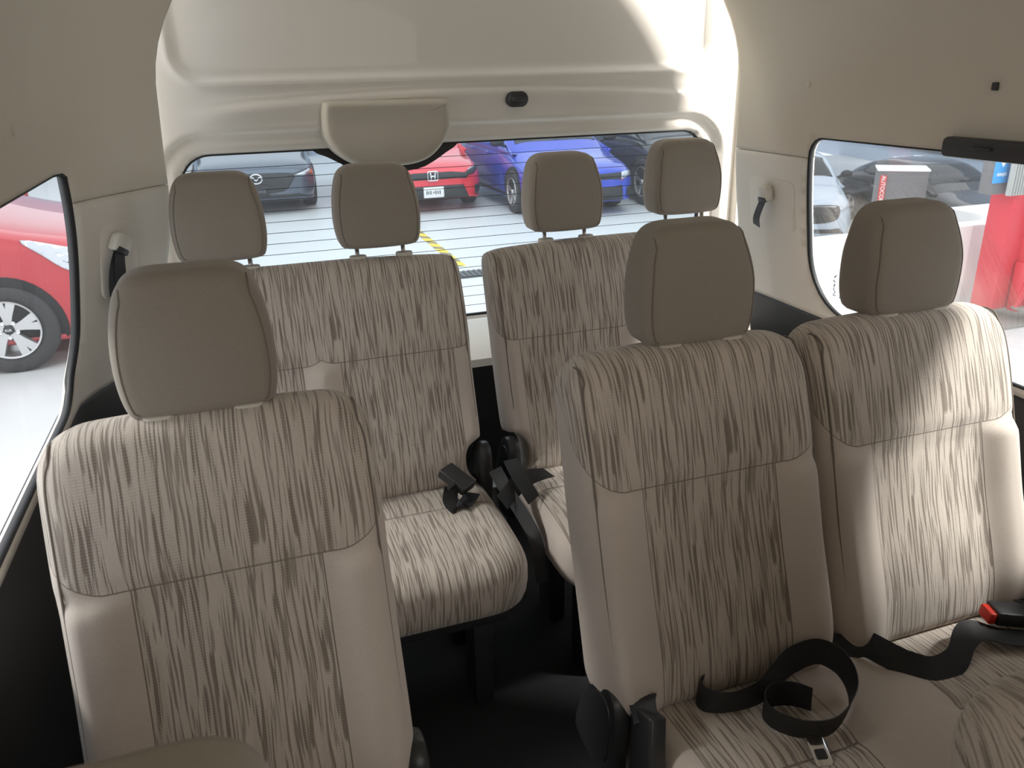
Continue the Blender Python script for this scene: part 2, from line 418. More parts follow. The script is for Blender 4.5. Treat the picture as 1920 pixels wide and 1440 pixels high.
# ------------------------------------------------------------------ seats
REC = .287; CR, SR = math.cos(REC), math.sin(REC)
ZT = Z0-.451                     # top of the backs
def back_pt(x, s, n, y0):        # x, distance down the back, depth (negative = towards the sitter)
    return (x, y0-s*SR+n*CR, ZT-s*CR-n*SR)
def backrest(name, parent, xc, hw, y0, mat, bottom=.62, centers=(0,), half=.128, band=.222, notch=None):
    s0, r = -.003, .06
    out = rrect(-hw, hw, -bottom, -s0, (.07, .07, r, r), 10)
    if notch:                    # cut-away for the hinge cover: +1 right side, -1 left side
        a = hw-.05
        body = [(-hw+.0, -bottom+.05), (-hw+.04, -bottom), (a-.02, -bottom), (a, -bottom+.03), (a, -.53), (a+.012, -.505), (hw-.008, -.49), (hw, -.47), (hw, -.05), (hw-.012, -.013), (hw-.045, .002), (0, .005), (-hw+.045, .002), (-hw+.012, -.013), (-hw, -.05)]
        if notch < 0: body = [(-p[0], p[1]) for p in body][::-1]
        out = catmull(body, 3, True)
    fr = arcprof(.035, -.075, -.032, n=7); bk = [(0, .02)]+[(r_, d) for r_, d in reversed(arcprof(.03, .055, .02, n=5))][1:]
    V, F, UV, P, Nn = pad_geo(out, fr, bk, rings=26, n=200, center=(0, -.3))
    W = []
    for (x, b, d) in V:
        s = -b
        k = 1 if d <= -.03 else max(0, (.055-d)/.085)
        du = min(abs(x-c) for c in centers)
        side = sstep(half-.02, half+.05, du)*(1-sstep(hw-.03, hw, abs(x)))
        low = sstep(band-.01, band+.03, s)
        d += k*(-.014*side*low + .010*(1-side)*low*sstep(0, .1, s) )
        d += k*(.004*math.exp(-((s-band)/.012)**2))
        d += k*.030*math.exp(-max(s, 0)/.07)
        d -= k*.010*sstep(.33, .52, s)*(1-sstep(.52, .62, s))
        b2 = b + .008*math.cos(min(1, abs(x)/hw)*math.pi/2)*sstep(-.25, .02, b)
        W.append(back_pt(xc+x, -b2, d, y0))
    UV = np.c_[UV[:, 0], -UV[:, 1]]
    o = mk(name, W, F, mat, parent, UV)
    # side seams, running up the face edge and over the top
    Q = inset(P, .016)
    def bp(a, b, d):
        s = -b; b2 = b+.008*math.cos(min(1, abs(a)/hw)*math.pi/2)*sstep(-.25, .02, b)
        return Vector(back_pt(xc+a, -b2, d+.030*math.exp(-max(s, 0)/.07)*max(0, min(1, (.055-d)/.085))-.008*sstep(.33, .52, s)*(1-sstep(.52, .62, s)), y0))
    for sg in (-1, 1):
        q = sorted([p for p in Q if p[0]*sg > hw-.07 and -.50+.06*(notch is not None) < p[1] < -.035], key=lambda p: p[1])
        path = [bp(p[0], p[1], -.0685) for p in q]
        xe = q[-1][0]
        top = max((p for p in P if abs(p[0]-xe) < .012 and p[1] > -.1), key=lambda p: p[1])
        path += [bp(xe, top[1]-.018, -.0655), bp(xe, top[1]-.009, -.055), bp(xe, top[1]-.006, -.04)]
        tube('piping', catmull(path, 2), .0019, MT['piping'], o, 6)
    return o
def headrest(parent, xc, y0, lift, d=.12, w=.109):
    zb = lift+.003; zt = zb+.206
    out = [(-w*.80, zb+.003), (-w*.93, zb+.016), (-w*.99, zb+.05), (-w, zb+.085), (-w*.965, zb+.13), (-w*.87, zb+.174), (-w*.74, zb+.195), (-w*.5, zb+.205), (0, zt),
           (w*.5, zb+.205), (w*.74, zb+.195), (w*.87, zb+.174), (w*.965, zb+.13), (w, zb+.085), (w*.99, zb+.05), (w*.93, zb+.016), (w*.80, zb+.003), (0, zb)]
    out = catmull(out, 5, True)[::-1]
    fr = arcprof(.022, -.058, -.036, n=6); bk = [(0, .0), (.0, .018)]+[(r_, dd) for r_, dd in reversed(arcprof(.032, .05, .018, n=5))][1:]
    V, F, UV, P, Nn = pad_geo(out, fr, bk, rings=14, n=120)
    W = []
    hmid = (zb+zt)/2; hh = (zt-zb)/2
    def mapp(a, b, dd):
        t = (b-zb)/(zt-zb)
        k = 1 if dd < 0 else max(0, 1-dd/.05)
        dd2 = dd+k*(.024*sstep(.45, 1.05, t)+.01*(a/w)**2*0) - k*.006*(1-(a/w)**2)
        dd2 += -(1-k)*.018*sstep(.5, 1, t)
        return (xc+a, y0+.028+dd2+ (b-zb)*.03, ZT+b)
    for v in V: W.append(mapp(*v))
    o = mk('headrest', W, F, MT['head'], parent, UV)
    Q = inset(P, .0115)
    for sg in (-1, 1):
        q = sorted([p for p in Q if p[0]*sg > w*.76 and p[1] < zb+.175], key=lambda p: p[1])
        path = [mapp(p[0], p[1], -.0553) for p in q]; xe = q[-1][0]
        top = max((p for p in P if abs(p[0]-xe) < .008), key=lambda p: p[1])
        path += [mapp(xe*.99, top[1]-.011, -.050), mapp(xe*.985, top[1]-.0045, -.038)]
        tube('piping', catmull(path, 2), .0015, MT['piping'], o, 6)
    for s in (-1, 1):
        x = xc+s*d/2
        tube('post', [(x, y0-.006, ZT-.05), (x, y0+.002, ZT+.0), (x, y0+.008, ZT+zb+.03)], .0058, MT['chrome'], o, 12)
        g = rrect(-.022, .022, -.013, .013, .0125, 6)
        bm = extrude_poly(g, .012, lambda a, b, dd, x=x: (x+a, y0+b-(.006 if lift > .02 else .022), ZT+.002+(.006 if lift > .02 else 0)+dd), .003)
        mkbm('post_guide', bm, MT['guide'], parent)
    return o
def cushion(parent, xc, hw, y0, mat, depth=.49, th=.15, centers=(0,), half=.128, cross=.2, notch_corner=None):
    yr = y0-.60*SR+.035; zr = ZT-.60*CR-.005
    out = rrect(-hw, hw, -depth, 0, (.085, .085, .05, .05), 10)
    fr = arcprof(.055, 0, -.055, n=8); bk = [(0, -.09)]+[(r_, dd) for r_, dd in reversed(arcprof(.03, -th, -.09, n=5))][1:]
    V, F, UV, P, Nn = pad_geo(out, fr, bk, rings=22, n=180)
    W = []
    for (a, b, dd) in V:
        v = -b; k = max(0, 1+dd/.09)
        du = min(abs(a-c) for c in centers); side = sstep(half-.02, half+.05, du)
        dd += k*(.012*side - .008*math.exp(-((v-cross)/.014)**2)*(1-side)*1 - .012*sstep(depth-.22, depth, v)+.012*math.sin(math.pi*min(1, v/depth)))
        W.append((xc+a, yr+b, zr+dd+.10*(v)*.35))
    UV = np.c_[UV[:, 0], -UV[:, 1]]
    return mk('seat_cushion', W, F[:], mat, parent, UV)
def hinge_cover(parent, x, y0, sc_=.50, k=1.0, s_top=.47, th=.034, h=.215, w=.115, slot=True, dx=0):
    # black D-shaped hinge cover standing in the (y,z) plane at the lower corner of the back
    cy, cz = y0-sc_*SR-.02, ZT-sc_*CR-.01
    pts = [(-.055, -.13), (.075, -.13), (.085, -.06), (.07, .0), (.045, .055), (.005, .075), (-.03, .06), (-.05, .02), (-.06, -.05)]
    P = catmull(pts, 4, True)*np.array([1, k])
    bm = extrude_poly(P, th, lambda a, b, d: (x-th/2+d, cy+a-.25*b, cz+b), .010)
    o = mkbm('hinge_cover', bm, MT['blackg'], parent)
    P2 = smooth_poly(P*.72, 2)
    bm = extrude_poly(P2, .006, lambda a, b, d: (x-th/2-.003+d, cy+a-.25*b, cz+b), .0025)
    mkbm('cap', bm, MT['blackg'], o)
    return o
def seat_base(parent, x0, x1, y0):
    zb = ZT-.60*CR-.15; yf = y0-.60*SR-.40; yb = y0-.60*SR
    box('seat_frame', ((x0+x1)/2, (yf+yb)/2, zb-.018), (x1-x0-.08, yb-yf, .04), MT['black'], parent, .006)
    for x in (x0+.09, x1-.09):
        box('leg', (x, yb-.05, (zb-.03)/2), (.05, .09, zb-.03), MT['black'], parent, .008)
        box('leg', (x, yf+.10, (zb-.03)/2), (.05, .09, zb-.03), MT['black'], parent, .008)
Y1, Y2 = 1.1516, 2.0435
def single_seat(label):
    xc = -.087; t = thing('passenger_seat', label, 'seat', (xc, Y1, 0), 'single seats on the left side of the aisle')
    b = backrest('backrest', t, xc, .228, Y1, MT['single']); headrest(t, -.0906, Y1, .0)
    cushion(t, xc, .235, Y1, MT['cush1']); hinge_cover(t, xc+.226, Y1, .60); seat_base(t, xc-.22, xc+.22, Y1)
    return t
def double_seat(label):
    t = thing('double_seat', label, 'seat', (.92, Y1, 0), 'double seats on the right side of the aisle')
    for xc, xh in ((.688, .7174), (1.152, 1.1769)):
        backrest('backrest', t, xc, .228, Y1, MT['single']); headrest(t, xh, Y1, 0)
    cushion(t, .95, .44, Y1, MT['cush3'], centers=(-.262, .202), cross=.27)
    hinge_cover(t, .480, Y1, .60); seat_base(t, .46, 1.38, Y1)
    return t
def rear_bench(label, xc, hw, xs, side):
    t = thing('rear_bench_seat', label, 'seat', (xc, Y2, 0), 'bench seats of the back row')
    backrest('backrest', t, xc, hw, Y2, MT['double'], centers=(-.192, .192), half=.145, band=.247, notch=side)
    for x in xs: headrest(t, x, Y2, .052 if x > 1.2 else .034)
    cushion(t, xc-side*.004, hw, Y2, MT['cush2'], centers=(-.205, .205), half=.17)
    hinge_cover(t, xc+side*(hw-.002), Y2, .575, 1.25); seat_base(t, xc-hw+.02, xc+hw-.02, Y2)
    return t
seat_l = single_seat('beige single seat with striped back and headrest pushed down, nearest on the left')
seat_d = double_seat('beige double seat with two separate striped backs, black belts lying on its cushion')
rear_bench('striped two-place back bench under the grey and red cars, headrest behind the nearest left seat', .134, .391, (-.0582, .3257), 1)
rear_bench('striped two-place back bench right of the narrow gap, partly behind the double seat', .992, .391, (.8425, 1.2184), -1)
copy_tree(seat_l, (-.042, -.765, -.156), 'blurred beige headrest top of the seat closest to the camera, bottom left corner')
copy_tree(seat_d, (.054, -.80, -.052), 'dark striped shoulder of the seat closest to the camera, bottom right corner')

# ------------------------------------------------------------------ seat belts and buckles
ZC = Z0-1.005
def drop(name, i=0):
    o = [x for x in COL.objects if x.name.startswith('seat_cushion') and x.parent and x.parent.name == name][0]
    return BVHTree.FromPolygons([v.co.copy() for v in o.data.vertices], [tuple(p.vertices) for p in o.data.polygons])
CB = drop('double_seat'); RB = drop('rear_bench_seat')
def onto(bvh, P, lift=.0):
    out = []
    for (x, y, h) in P:
        r = bvh.ray_cast(Vector((x, y, 2)), Vector((0, 0, -1)))
        z = r[0].z if r[0] is not None else ZC
        out.append((x, y, z+h+lift))
    return out
up = (0, 0, 1)
# loose belt curled on the double seat
e = thing('lap_belt', 'black seat belt curled into a loop with a steel tongue on the double seat', 'seat belt', (.8, .9, ZC), 'loose belts on the double seat')
path = onto(CB, [(.78, .935, .022), (.73, .938, .024), (.67, .935, .026), (.628, .918, .028), (.622, .890, .029), (.655, .868, .030), (.71, .868, .032), (.755, .885, .040), (.80, .90, .050), (.845, .893, .052), (.868, .865, .042), (.862, .825, .034), (.835, .79, .030), (.78, .765, .029), (.73, .775, .028), (.70, .81, .028), (.705, .845, .028), (.735, .858, .028), (.765, .848, .028), (.785, .825, .028)])
Wd = [(0, .3, 1), (0, .2, 1), (.05, 0, 1), (.15, 0, 1), (.1, 0, 1), (0, -.1, 1), (0, .1, 1), (0, .3, 1), (.05, .35, 1), (.1, .2, 1), (.15, .1, 1), (.2, 0, 1), (.1, -.15, 1), (0, -.2, 1), (-.1, -.2, 1), (-.15, -.05, 1), (0, 0, 1), (0, .1, 1), (0, .1, 1), (0, 0, 1)]
ribbon('webbing', path, Wd, .047, MT['web'], e)
tz = onto(CB, [(.741, .756, 0)])[0][2]+.003
tf = lambda a, b, d: (.741+.97*a+.22*b, .752+.97*b-.22*a, tz+d+.3*(b+.028))
tg = mkbm('tongue', extrude_poly(rrect(-.014, .014, -.030, .022, .006), .003, tf, .001), MT['chrome'], e)
mkbm('tongue_slot', extrude_poly(rrect(-.009, .009, -.020, -.004, .003), .0012, lambda a, b, d: tf(a, b, d+.0028)), MT['black'], tg)
# belt lying over the right half
ribbon_o = thing('lap_belt', 'black seat belt twisted flat across the striped right half of the double seat', 'seat belt', (1.1, .92, ZC), 'loose belts on the double seat')
path = onto(CB, [(.905, .935, .012), (.935, .92, .014), (.962, .905, .024), (.975, .868, .024), (1.0, .842, .016), (1.045, .822, .012), (1.095, .825, .018), (1.14, .852, .034), (1.185, .865, .030), (1.23, .842, .018), (1.29, .815, .010), (1.34, .80, .006)])
Wd = [(.3, .5, .8), (.3, .5, .8), (.35, .45, .8), (.4, .25, .9), (.0, .5, .8), (-.15, .75, .65), (-.3, .7, .7), (-.35, .75, .55), (.0, 1, .25), (.2, 1, .05), (.3, 1, .02), (.3, 1, .02)]
ribbon('webbing', path, Wd, .047, MT['web'], ribbon_o)
# buckle with red button by the right wall
e = thing('buckle', 'black belt buckle with red button at the right edge of the double seat', 'seat belt buckle', (1.33, .94, ZC))
rt = Matrix.Rotation(math.radians(-18), 3, 'Z') @ Matrix.Rotation(math.radians(8), 3, 'Y')
box('housing', (1.27, .872, ZC+.026), (.075, .045, .03), MT['blackg'], e, .006, rt)
box('release_button', (1.228, .884, ZC+.030), (.014, .036, .024), MT['red_button'], e, .004, rt)
ribbon('webbing', [(1.315, .90, ZC+.026), (1.345, .92, ZC+.03), (1.38, .955, ZC+.035)], [(0, 1, .2), (.3, .9, .2), (.6, .7, .1)], .045, MT['web'], e)
# buckle on the back bench
ZB = Z0-.985
e = thing('buckle', 'black buckle box with folded belt tail on the back bench cushion', 'seat belt buckle', (.42, 1.73, ZB))
rt = Matrix.Rotation(math.radians(38), 3, 'Z') @ Matrix.Rotation(math.radians(24), 3, 'X')
box('housing', (.420, 1.735, ZB+.028), (.052, .085, .026), MT['blackg'], e, .005, rt, seg=3)
box('latch_bar', (.400, 1.705, ZB+.026), (.032, .01, .016), MT['black'], e, .002, rt)
ribbon('webbing', [(.398, 1.705, ZB+.022), (.390, 1.687, ZB-.002), (.402, 1.672, ZB-.016), (.43, 1.69, ZB-.018), (.455, 1.72, ZB-.012)], [(1, .5, 0), (1, .4, .1), (1, .2, 0), (.6, -.8, 0), (.7, -.7, 0)], .042, MT['web'], e)
# belts in the gap between the benches
e = thing('gap_belt', 'black belt folded over the narrow gap between the two back benches', 'seat belt', (.57, 1.70, ZB))
ribbon('webbing', [(.515, 1.66, ZB-.02), (.545, 1.68, ZB-.008), (.575, 1.70, ZB+.004), (.61, 1.715, ZB+.008), (.645, 1.725, ZB+.004), (.67, 1.735, ZB-.002)], [(-.2, .5, 1), (-.2, .6, .9), (-.2, .7, .7), (-.2, .9, .5), (-.2, 1, .2), (-.2, 1, .1)], .046, MT['web'], e)
ribbon('strap_loop', [(.568, 1.745, ZB+.05), (.572, 1.70, ZB+.03), (.588, 1.67, ZB-.005), (.60, 1.66, ZB-.03)], [(1, 0, 0), (1, 0, .1), (1, .2, 0), (1, .3, 0)], .040, MT['web'], e)
ribbon('belt_tail', [(.525, 1.745, ZB+.03), (.54, 1.70, ZB-.01), (.56, 1.64, ZB-.05), (.575, 1.58, ZB-.10), (.58, 1.55, ZB-.2)], [(1, 0, .3), (.7, 0, .7), (.5, .2, .8), (.5, .3, .7), (.6, .3, .6)], .035, MT['web'], e)
# steel hook plate low in the gap
e = thing('floor_bracket', 'grey steel bracket standing in the gap between the back benches', 'bracket', (.585, 1.93, .40))
box('plate', (.585, 1.93, .20), (.05, .02, .40), MT['grey_metal'], e, .003)
box('lip', (.585, 1.915, .402), (.056, .045, .012), MT['grey_metal'], e, .003)
# belt stalk beside the front hinge of the double seat
e = thing('buckle', 'black buckle stalk leaning beside the double seat hinge, bottom edge of the view', 'seat belt buckle', (.495, .78, .50))
rt = Matrix.Rotation(math.radians(-22), 3, 'X') @ Matrix.Rotation(math.radians(10), 3, 'Y')
box('housing', (.497, .855, ZC-.03), (.030, .075, .15), MT['blackg'], e, .006, rt, seg=3)
ribbon('webbing', [(.545, .945, ZC+.012), (.525, .93, ZC+.035), (.508, .90, ZC+.045), (.500, .87, ZC+.03)], [(.4, -1, .2)]*4, .048, MT['web'], e)

# ------------------------------------------------------------------ van shell
YF = -1.25                               # where the modelled cabin starts, behind the photographer
def xprof(z):                           # half-shape of the side trim: offset from the window-bottom plane
    zr = z-Z0
    if zr < -.69: return -.015
    if zr < -.2: return .055*sstep(-.72, -.2, zr)
    return .055+.06*(zr+.2)+ 1.5*max(0, zr+.02)**2.0
def left_pt(a, z):
    x = -.415+xprof(z); y = a
    if a > 1.9:
        t = min(1, (a-1.9)/.36); y = 1.9+.30*t; x += .195*(t**1.25)-0.05*sstep(-.3, -.75, z-Z0)*t
    return (x, y, z)
def right_pt(a, z):
    x = 1.555-xprof(z); y = a
    if a > 1.9: t = min(1, (a-1.9)/.36); y = 1.9+.33*t; x -= .0*t
    return (x, y, z)
zc = lambda v: v+Z0
ROOF = Z0+.36
def side_wall(fn, sx, tag_, wy1, wtop, rtop, names):
    win = rrect(YF-.5+.0, wy1, zc(-.672), zc(-.198), (.1, .17, .055, .1), 8)
    winc = [(max(p[0], -.30), p[1]) for p in win]
    # unseen front edges set back so the wall ahead keeps light off the seats
    win = rrect(.82 if sx > 0 else .77, wy1, zc(-.672), wtop, (.12, .17, rtop, .12), 8)
    A1 = 2.27
    seamz = zc(-.243)
    wz = [p for p in win]
    # upper trim : above the seam line, follows the window top
    objs = []
    for (z0, z1, mat, nm, rough) in ((seamz+.0012, ROOF, MT['liner'], names[0], 0), (zc(-.690), seamz-.0012, MT['trim'], names[1], 0), (0.0, zc(-.692), MT['black'], names[2], 0)):
        # polygon = rectangle minus window: build with the window outline as constraint, drop faces inside
        outer = [(y, z0) for y in np.linspace(YF, A1, 70)]+[(A1, z) for z in np.linspace(z0, z1, 14)[1:]]+[(y, z1) for y in np.linspace(A1, YF, 70)[1:]]+[(YF, z) for z in np.linspace(z1, z0, 14)[1:-1]]
        pts = [Vector(p) for p in outer]; ed = [(i, (i+1) % len(outer)) for i in range(len(outer))]
        w2 = resample(win, 160)
        b = len(pts); pts += [Vector(p) for p in w2]; ed += [(b+i, b+(i+1) % 160) for i in range(160)]
        for y in np.arange(YF+.02, A1, .03):
            for z in np.arange(z0+.012, z1, .03): pts.append(Vector((y, z)))
        r = delaunay_2d_cdt(pts, ed, [], 0, 1e-5)
        VV = [tuple(v) for v in r[0]]; FF = []
        A_ = np.array(VV); C_ = np.array([A_[list(f)].mean(0) for f in r[2]])
        kp = (C_[:, 1] > z0) & (C_[:, 1] < z1) & (C_[:, 0] > YF) & (C_[:, 0] < A1) & ~in_polys(C_, w2)
        FF = [f if sx > 0 else f[::-1] for f, k_ in zip(r[2], kp) if k_]
        VV, FF = prune(VV, FF)
        P3 = []
        for (a, z) in VV:
            p = fn(a, z); P3.append(p)
        # lower pillar / armrest edge of the black panel rises towards the back
        o = struct(mk(nm, P3, FF, mat)); objs.append(o)
        so = o.modifiers.new('thickness', 'SOLIDIFY'); so.thickness = .024; so.offset = -1
    # rubber seal and pane
    w3 = resample(win, 160); Nn = normals2(w3)
    nrm = 1 if sx > 0 else -1
    def off(p, k, dx): q = fn(p[0], p[1]); return (q[0]+dx, q[1], q[2])
    V, F = [], []
    for (ins, dx) in ((-.001, nrm*-.002), (.0045, nrm*-.001), (.0055, -nrm*.012), (-.001, -nrm*.022)):
        for p, n_ in zip(w3, Nn): V.append(off(p-n_*ins, 0, dx))
    n = 160
    for k in range(4):
        for i in range(n): F.append((k*n+i, k*n+(i+1) % n, ((k+1) % 4)*n+(i+1) % n, ((k+1) % 4)*n+i))
    seal = mk(names[3]+'_seal', V, F, MT['rubber'])
    VV, FF = cdt([tuple(p) for p in w3], [], .12)
    VV, FF = prune(VV, FF)
    pane = mk(names[3], [off(p, 0, -nrm*.010) for p in VV], FF, MT['side_glass'])
    seal.parent = pane; seal.name = 'seal'; struct(pane)
    return objs, pane
_, pane_l = side_wall(left_pt, 1, 'left', 1.955, zc(-.178), .012, ('wall_left', 'trim_1', 'trim_2', 'window_1'))
_, pane_r = side_wall(right_pt, -1, 'right', 1.885, zc(-.186), .05, ('wall_right', 'trim_3', 'trim_4', 'window_2'))
# roof lining and floor
V, F = [], []
xs = np.linspace(-.13, 1.27, 24); ys = np.linspace(YF, 2.32, 24)
xl = left_pt(0, ROOF)[0]; xr = right_pt(0, ROOF)[0]
for y in ys:
    for x in np.linspace(xl, xr, 24):
        t = (x-xl)/(xr-xl); V.append((x, y, ROOF+.12*(1-(2*t-1)**4)))
for j in range(23):
    for i in range(23): F.append((j*24+i, j*24+i+1, (j+1)*24+i+1, (j+1)*24+i))
o = struct(mk('ceiling', V, F, MT['liner'])); o.modifiers.new('t', 'SOLIDIFY').thickness = .02
struct(box('floor', (.57, 1.56, -.03), (2.04, 1.82, .06), MT['carpet'], bev=0))
struct(box('floor_front', (.57, -.31, -.19), (2.04, 1.92, .06), MT['carpet'], bev=0))
struct(box('trim_5', (.57, .645, -.085), (2.04, .02, .14), MT['carpet'], bev=0))
# cab bulkhead with the windscreen opening, behind the photographer
V, F = prune(*cdt([(-.45, 0), (1.6, 0), (1.6, ROOF+.12), (-.45, ROOF+.12)], [rrect(-.15, 1.3, 1.02, 1.56, .1)], .2))
o = struct(mk('wall_front', [(x, YF-.03, z) for x, z in V], F, MT['trim'])); o.modifiers.new('t', 'SOLIDIFY').thickness = .04
# ------------------------------------------------------------------ tailgate
YD = 2.40
WX0, WX1, WZ0, WZ1 = -.150, 1.490, zc(-.742), zc(-.194)
win = rrect(WX0, WX1, WZ0, WZ1, (.08, .08, .075, .085), 10)
def sd_rr(x, z, x0, x1, z0, z1, r):
    cx, cz = (x0+x1)/2, (z0+z1)/2; qx = abs(x-cx)-(x1-x0)/2+r; qz = abs(z-cz)-(z1-z0)/2+r
    return math.hypot(max(qx, 0), max(qz, 0))+min(max(qx, qz), 0)-r
def gate_y(x, z):
    y = YD
    d = sd_rr(x, z, WX0, WX1, WZ0, WZ1, .08)
    y -= .030*sstep(.042, .060, d)                         # panel stands proud of the window rebate
    y += .012*(1-sstep(0, .012, d))
    g = sd_rr(x, z, -.118, 1.466, zc(-.004), zc(.8), .07)   # pressed panel above
    y += .020*(1-sstep(-.012, .012, g))
    y -= .008*math.exp(-((g-.004)/.016)**2)
    lx = (x-.67)/.72
    zl = zc(-.055)-.030*lx*lx                               # soft crease arching above the window
    if abs(lx) < 1.15:
        y -= .012*(1-sstep(.85, 1.12, abs(lx)))*(sstep(zl-.045, zl-.004, z)*(1-sstep(zl+.002, zl+.02, z)))
    y += .05*sstep(.03, .12, max(-.13-x+.0, x-1.52))*.6     # side flanges fall back
    return y
gx0, gx1, gz1 = -.34, 1.69, Z0+.47
outer = [(x, zc(-1.5)) for x in np.linspace(gx0, gx1, 30)]+[(gx1, z) for z in np.linspace(zc(-1.5), gz1, 30)[1:]]+[(x, gz1) for x in np.linspace(gx1, gx0, 60)[1:]]+[(gx0, z) for z in np.linspace(gz1, zc(-1.5), 30)[1:-1]]
w2 = resample(win, 220)
pts = [Vector(p) for p in outer]; ed = [(i, (i+1) % len(outer)) for i in range(len(outer))]
b = len(pts); pts += [Vector(p) for p in w2]; ed += [(b+i, b+(i+1) % 220) for i in range(220)]
for x in np.arange(gx0+.006, gx1, .011):
    for z in np.arange(zc(-.19), gz1, .0085): pts.append(Vector((x, z)))
    for z in np.arange(zc(-1.49), zc(-.19), .012 if (x < WX0+.02 or x > WX1-.02) else .02): pts.append(Vector((x, z)))
r = delaunay_2d_cdt(pts, ed, [], 0, 1e-5)
VV = [tuple(v) for v in r[0]]; FF = []
A_ = np.array(VV); C_ = np.array([A_[list(f)].mean(0) for f in r[2]])
FF = [f for f, k_ in zip(r[2], ~in_polys(C_, w2)) if k_]
VV, FF = prune(VV, FF)
sel_w = [f for f in FF if np.mean([VV[i][1] for i in f]) > zc(-.875)]
sel_b = [f for f in FF if np.mean([VV[i][1] for i in f]) <= zc(-.875)]
v1, f1 = prune(VV, sel_w)
gate = struct(mk('door_1', [(x, gate_y(x, z), z) for x, z in v1], f1, MT['white']))
so = gate.modifiers.new('thickness', 'SOLIDIFY'); so.thickness = .03; so.offset = -1
v1, f1 = prune(VV, sel_b)
o = mk('lower_lining', [(x, gate_y(x, z)-.01, z) for x, z in v1], f1, MT['black'], gate); o.modifiers.new('t', 'SOLIDIFY').thickness = .02
# window sill of the tailgate
bm = extrude_poly([(2.245, .640), (2.395, .635), (2.395, .752), (2.375, .752), (2.26, .675), (2.245, .665)], 1.60, lambda a, bb, d: (-.13+d, a, bb), .003)
mkbm('sill_cap', bm, MT['sill'], gate)
# painted body frame the gate closes on (left and right jambs)
for nm, x0, x1 in (('door_jamb', -.36, -.245), ('door_jamb', 1.60, 1.72)):
    box(nm, ((x0+x1)/2, 2.40, 1.0), (x1-x0, .10, 2.0), MT['white'], gate, .012)
Nn = normals2(w2); V, F = [], []
for (ins, dy) in ((-.002, .002), (.0045, .001), (.006, .012), (-.002, .022)):
    for p, n_ in zip(w2, Nn): q = p-n_*ins; V.append((q[0], YD+.012+dy, q[1]))
for k in range(4):
    for i in range(220): F.append((k*220+i, k*220+(i+1) % 220, ((k+1) % 4)*220+(i+1) % 220, ((k+1) % 4)*220+i))
VV, FF = prune(*cdt([tuple(p) for p in w2], [], .2))
pane = struct(mk('window_3', [(p[0], YD+.022, p[1]) for p in VV], [f[::-1] for f in FF], MT['rear_glass']))
mk('seal', V, F, MT['rubber'], pane)
# black printed surround behind the wiper cover
fr = [(.20, WZ1+.01), (.225, WZ1-.012), (.255, WZ1-.025), (.30, WZ1-.05), (.345, WZ1-.072), (.43, WZ1-.078), (.52, WZ1-.072), (.57, WZ1-.052), (.61, WZ1-.028), (.635, WZ1-.014), (.66, WZ1+.01)]
bm = extrude_poly(catmull(fr[::-1], 3), .002, lambda a, bb, d: (a, YD+.016+d, bb)); mkbm('printed_border', bm, MT['rubber'], pane)
# defroster wires
for k in range(16):
    z = zc(-.236)-k*.0315
    mk('defroster_wire', *tube_geo([(x, YD+.0205, z) for x in np.linspace(WX0+.004, WX1-.004, 12)], .00085, 4), MT['rubber'], pane)
# wiper motor cover
cv = thing('motor_cover', 'beige plastic half-round cover on the tailgate above the back window', 'cover', (.42, 2.35, zc(-.16)))
ol = [(.246, zc(-.078)), (.252, zc(-.066)), (.27, zc(-.064)), (.42, zc(-.066)), (.58, zc(-.068)), (.597, zc(-.074)), (.600, zc(-.10)), (.598, zc(-.140)), (.585, zc(-.172)), (.56, zc(-.204)), (.525, zc(-.229)), (.48, zc(-.241)), (.42, zc(-.244)), (.36, zc(-.242)), (.318, zc(-.232)), (.280, zc(-.208)), (.252, zc(-.175)), (.242, zc(-.146)), (.242, zc(-.11))]
ol = catmull(ol, 4, True)[::-1]
V, F, UV, P, Nn = pad_geo(ol, arcprof(.016, -.062, -.036, n=7), [(0, .0)], rings=10, n=160)
mk('cover_shell', [(a, 2.365+d-.01*sstep(zc(-.1), zc(-.2), bb), bb) for a, bb, d in V], F, MT['cover'], cv)
V, F, UV, P, Nn = pad_geo(smooth_poly(resample(ol, 160), 2)+normals2(smooth_poly(resample(ol, 160), 2))*.004, [(.006, -.016), (0, -.010)], [(0, .030)], rings=5, n=160)
mk('cover_base', [(a, 2.385+d, bb) for a, bb, d in V], F, MT['cover'], cv)
# pull handle
hp = thing('pull_handle', 'small black oval recess handle on the white tailgate', 'handle', (.815, 2.36, zc(-.078)))
bm = extrude_poly(rrect(-.034, .034, -.022, .022, .0215), .02, lambda a, bb, d: (.817+a, 2.347+d, zc(-.0775)+bb), .004); mkbm('bezel', bm, MT['blackg'], hp)
bm = extrude_poly(rrect(-.022, .022, -.011, .011, .0105), .006, lambda a, bb, d: (.817+a, 2.343+d, zc(-.0775)+bb), .002); mkbm('cap', bm, MT['black'], hp)

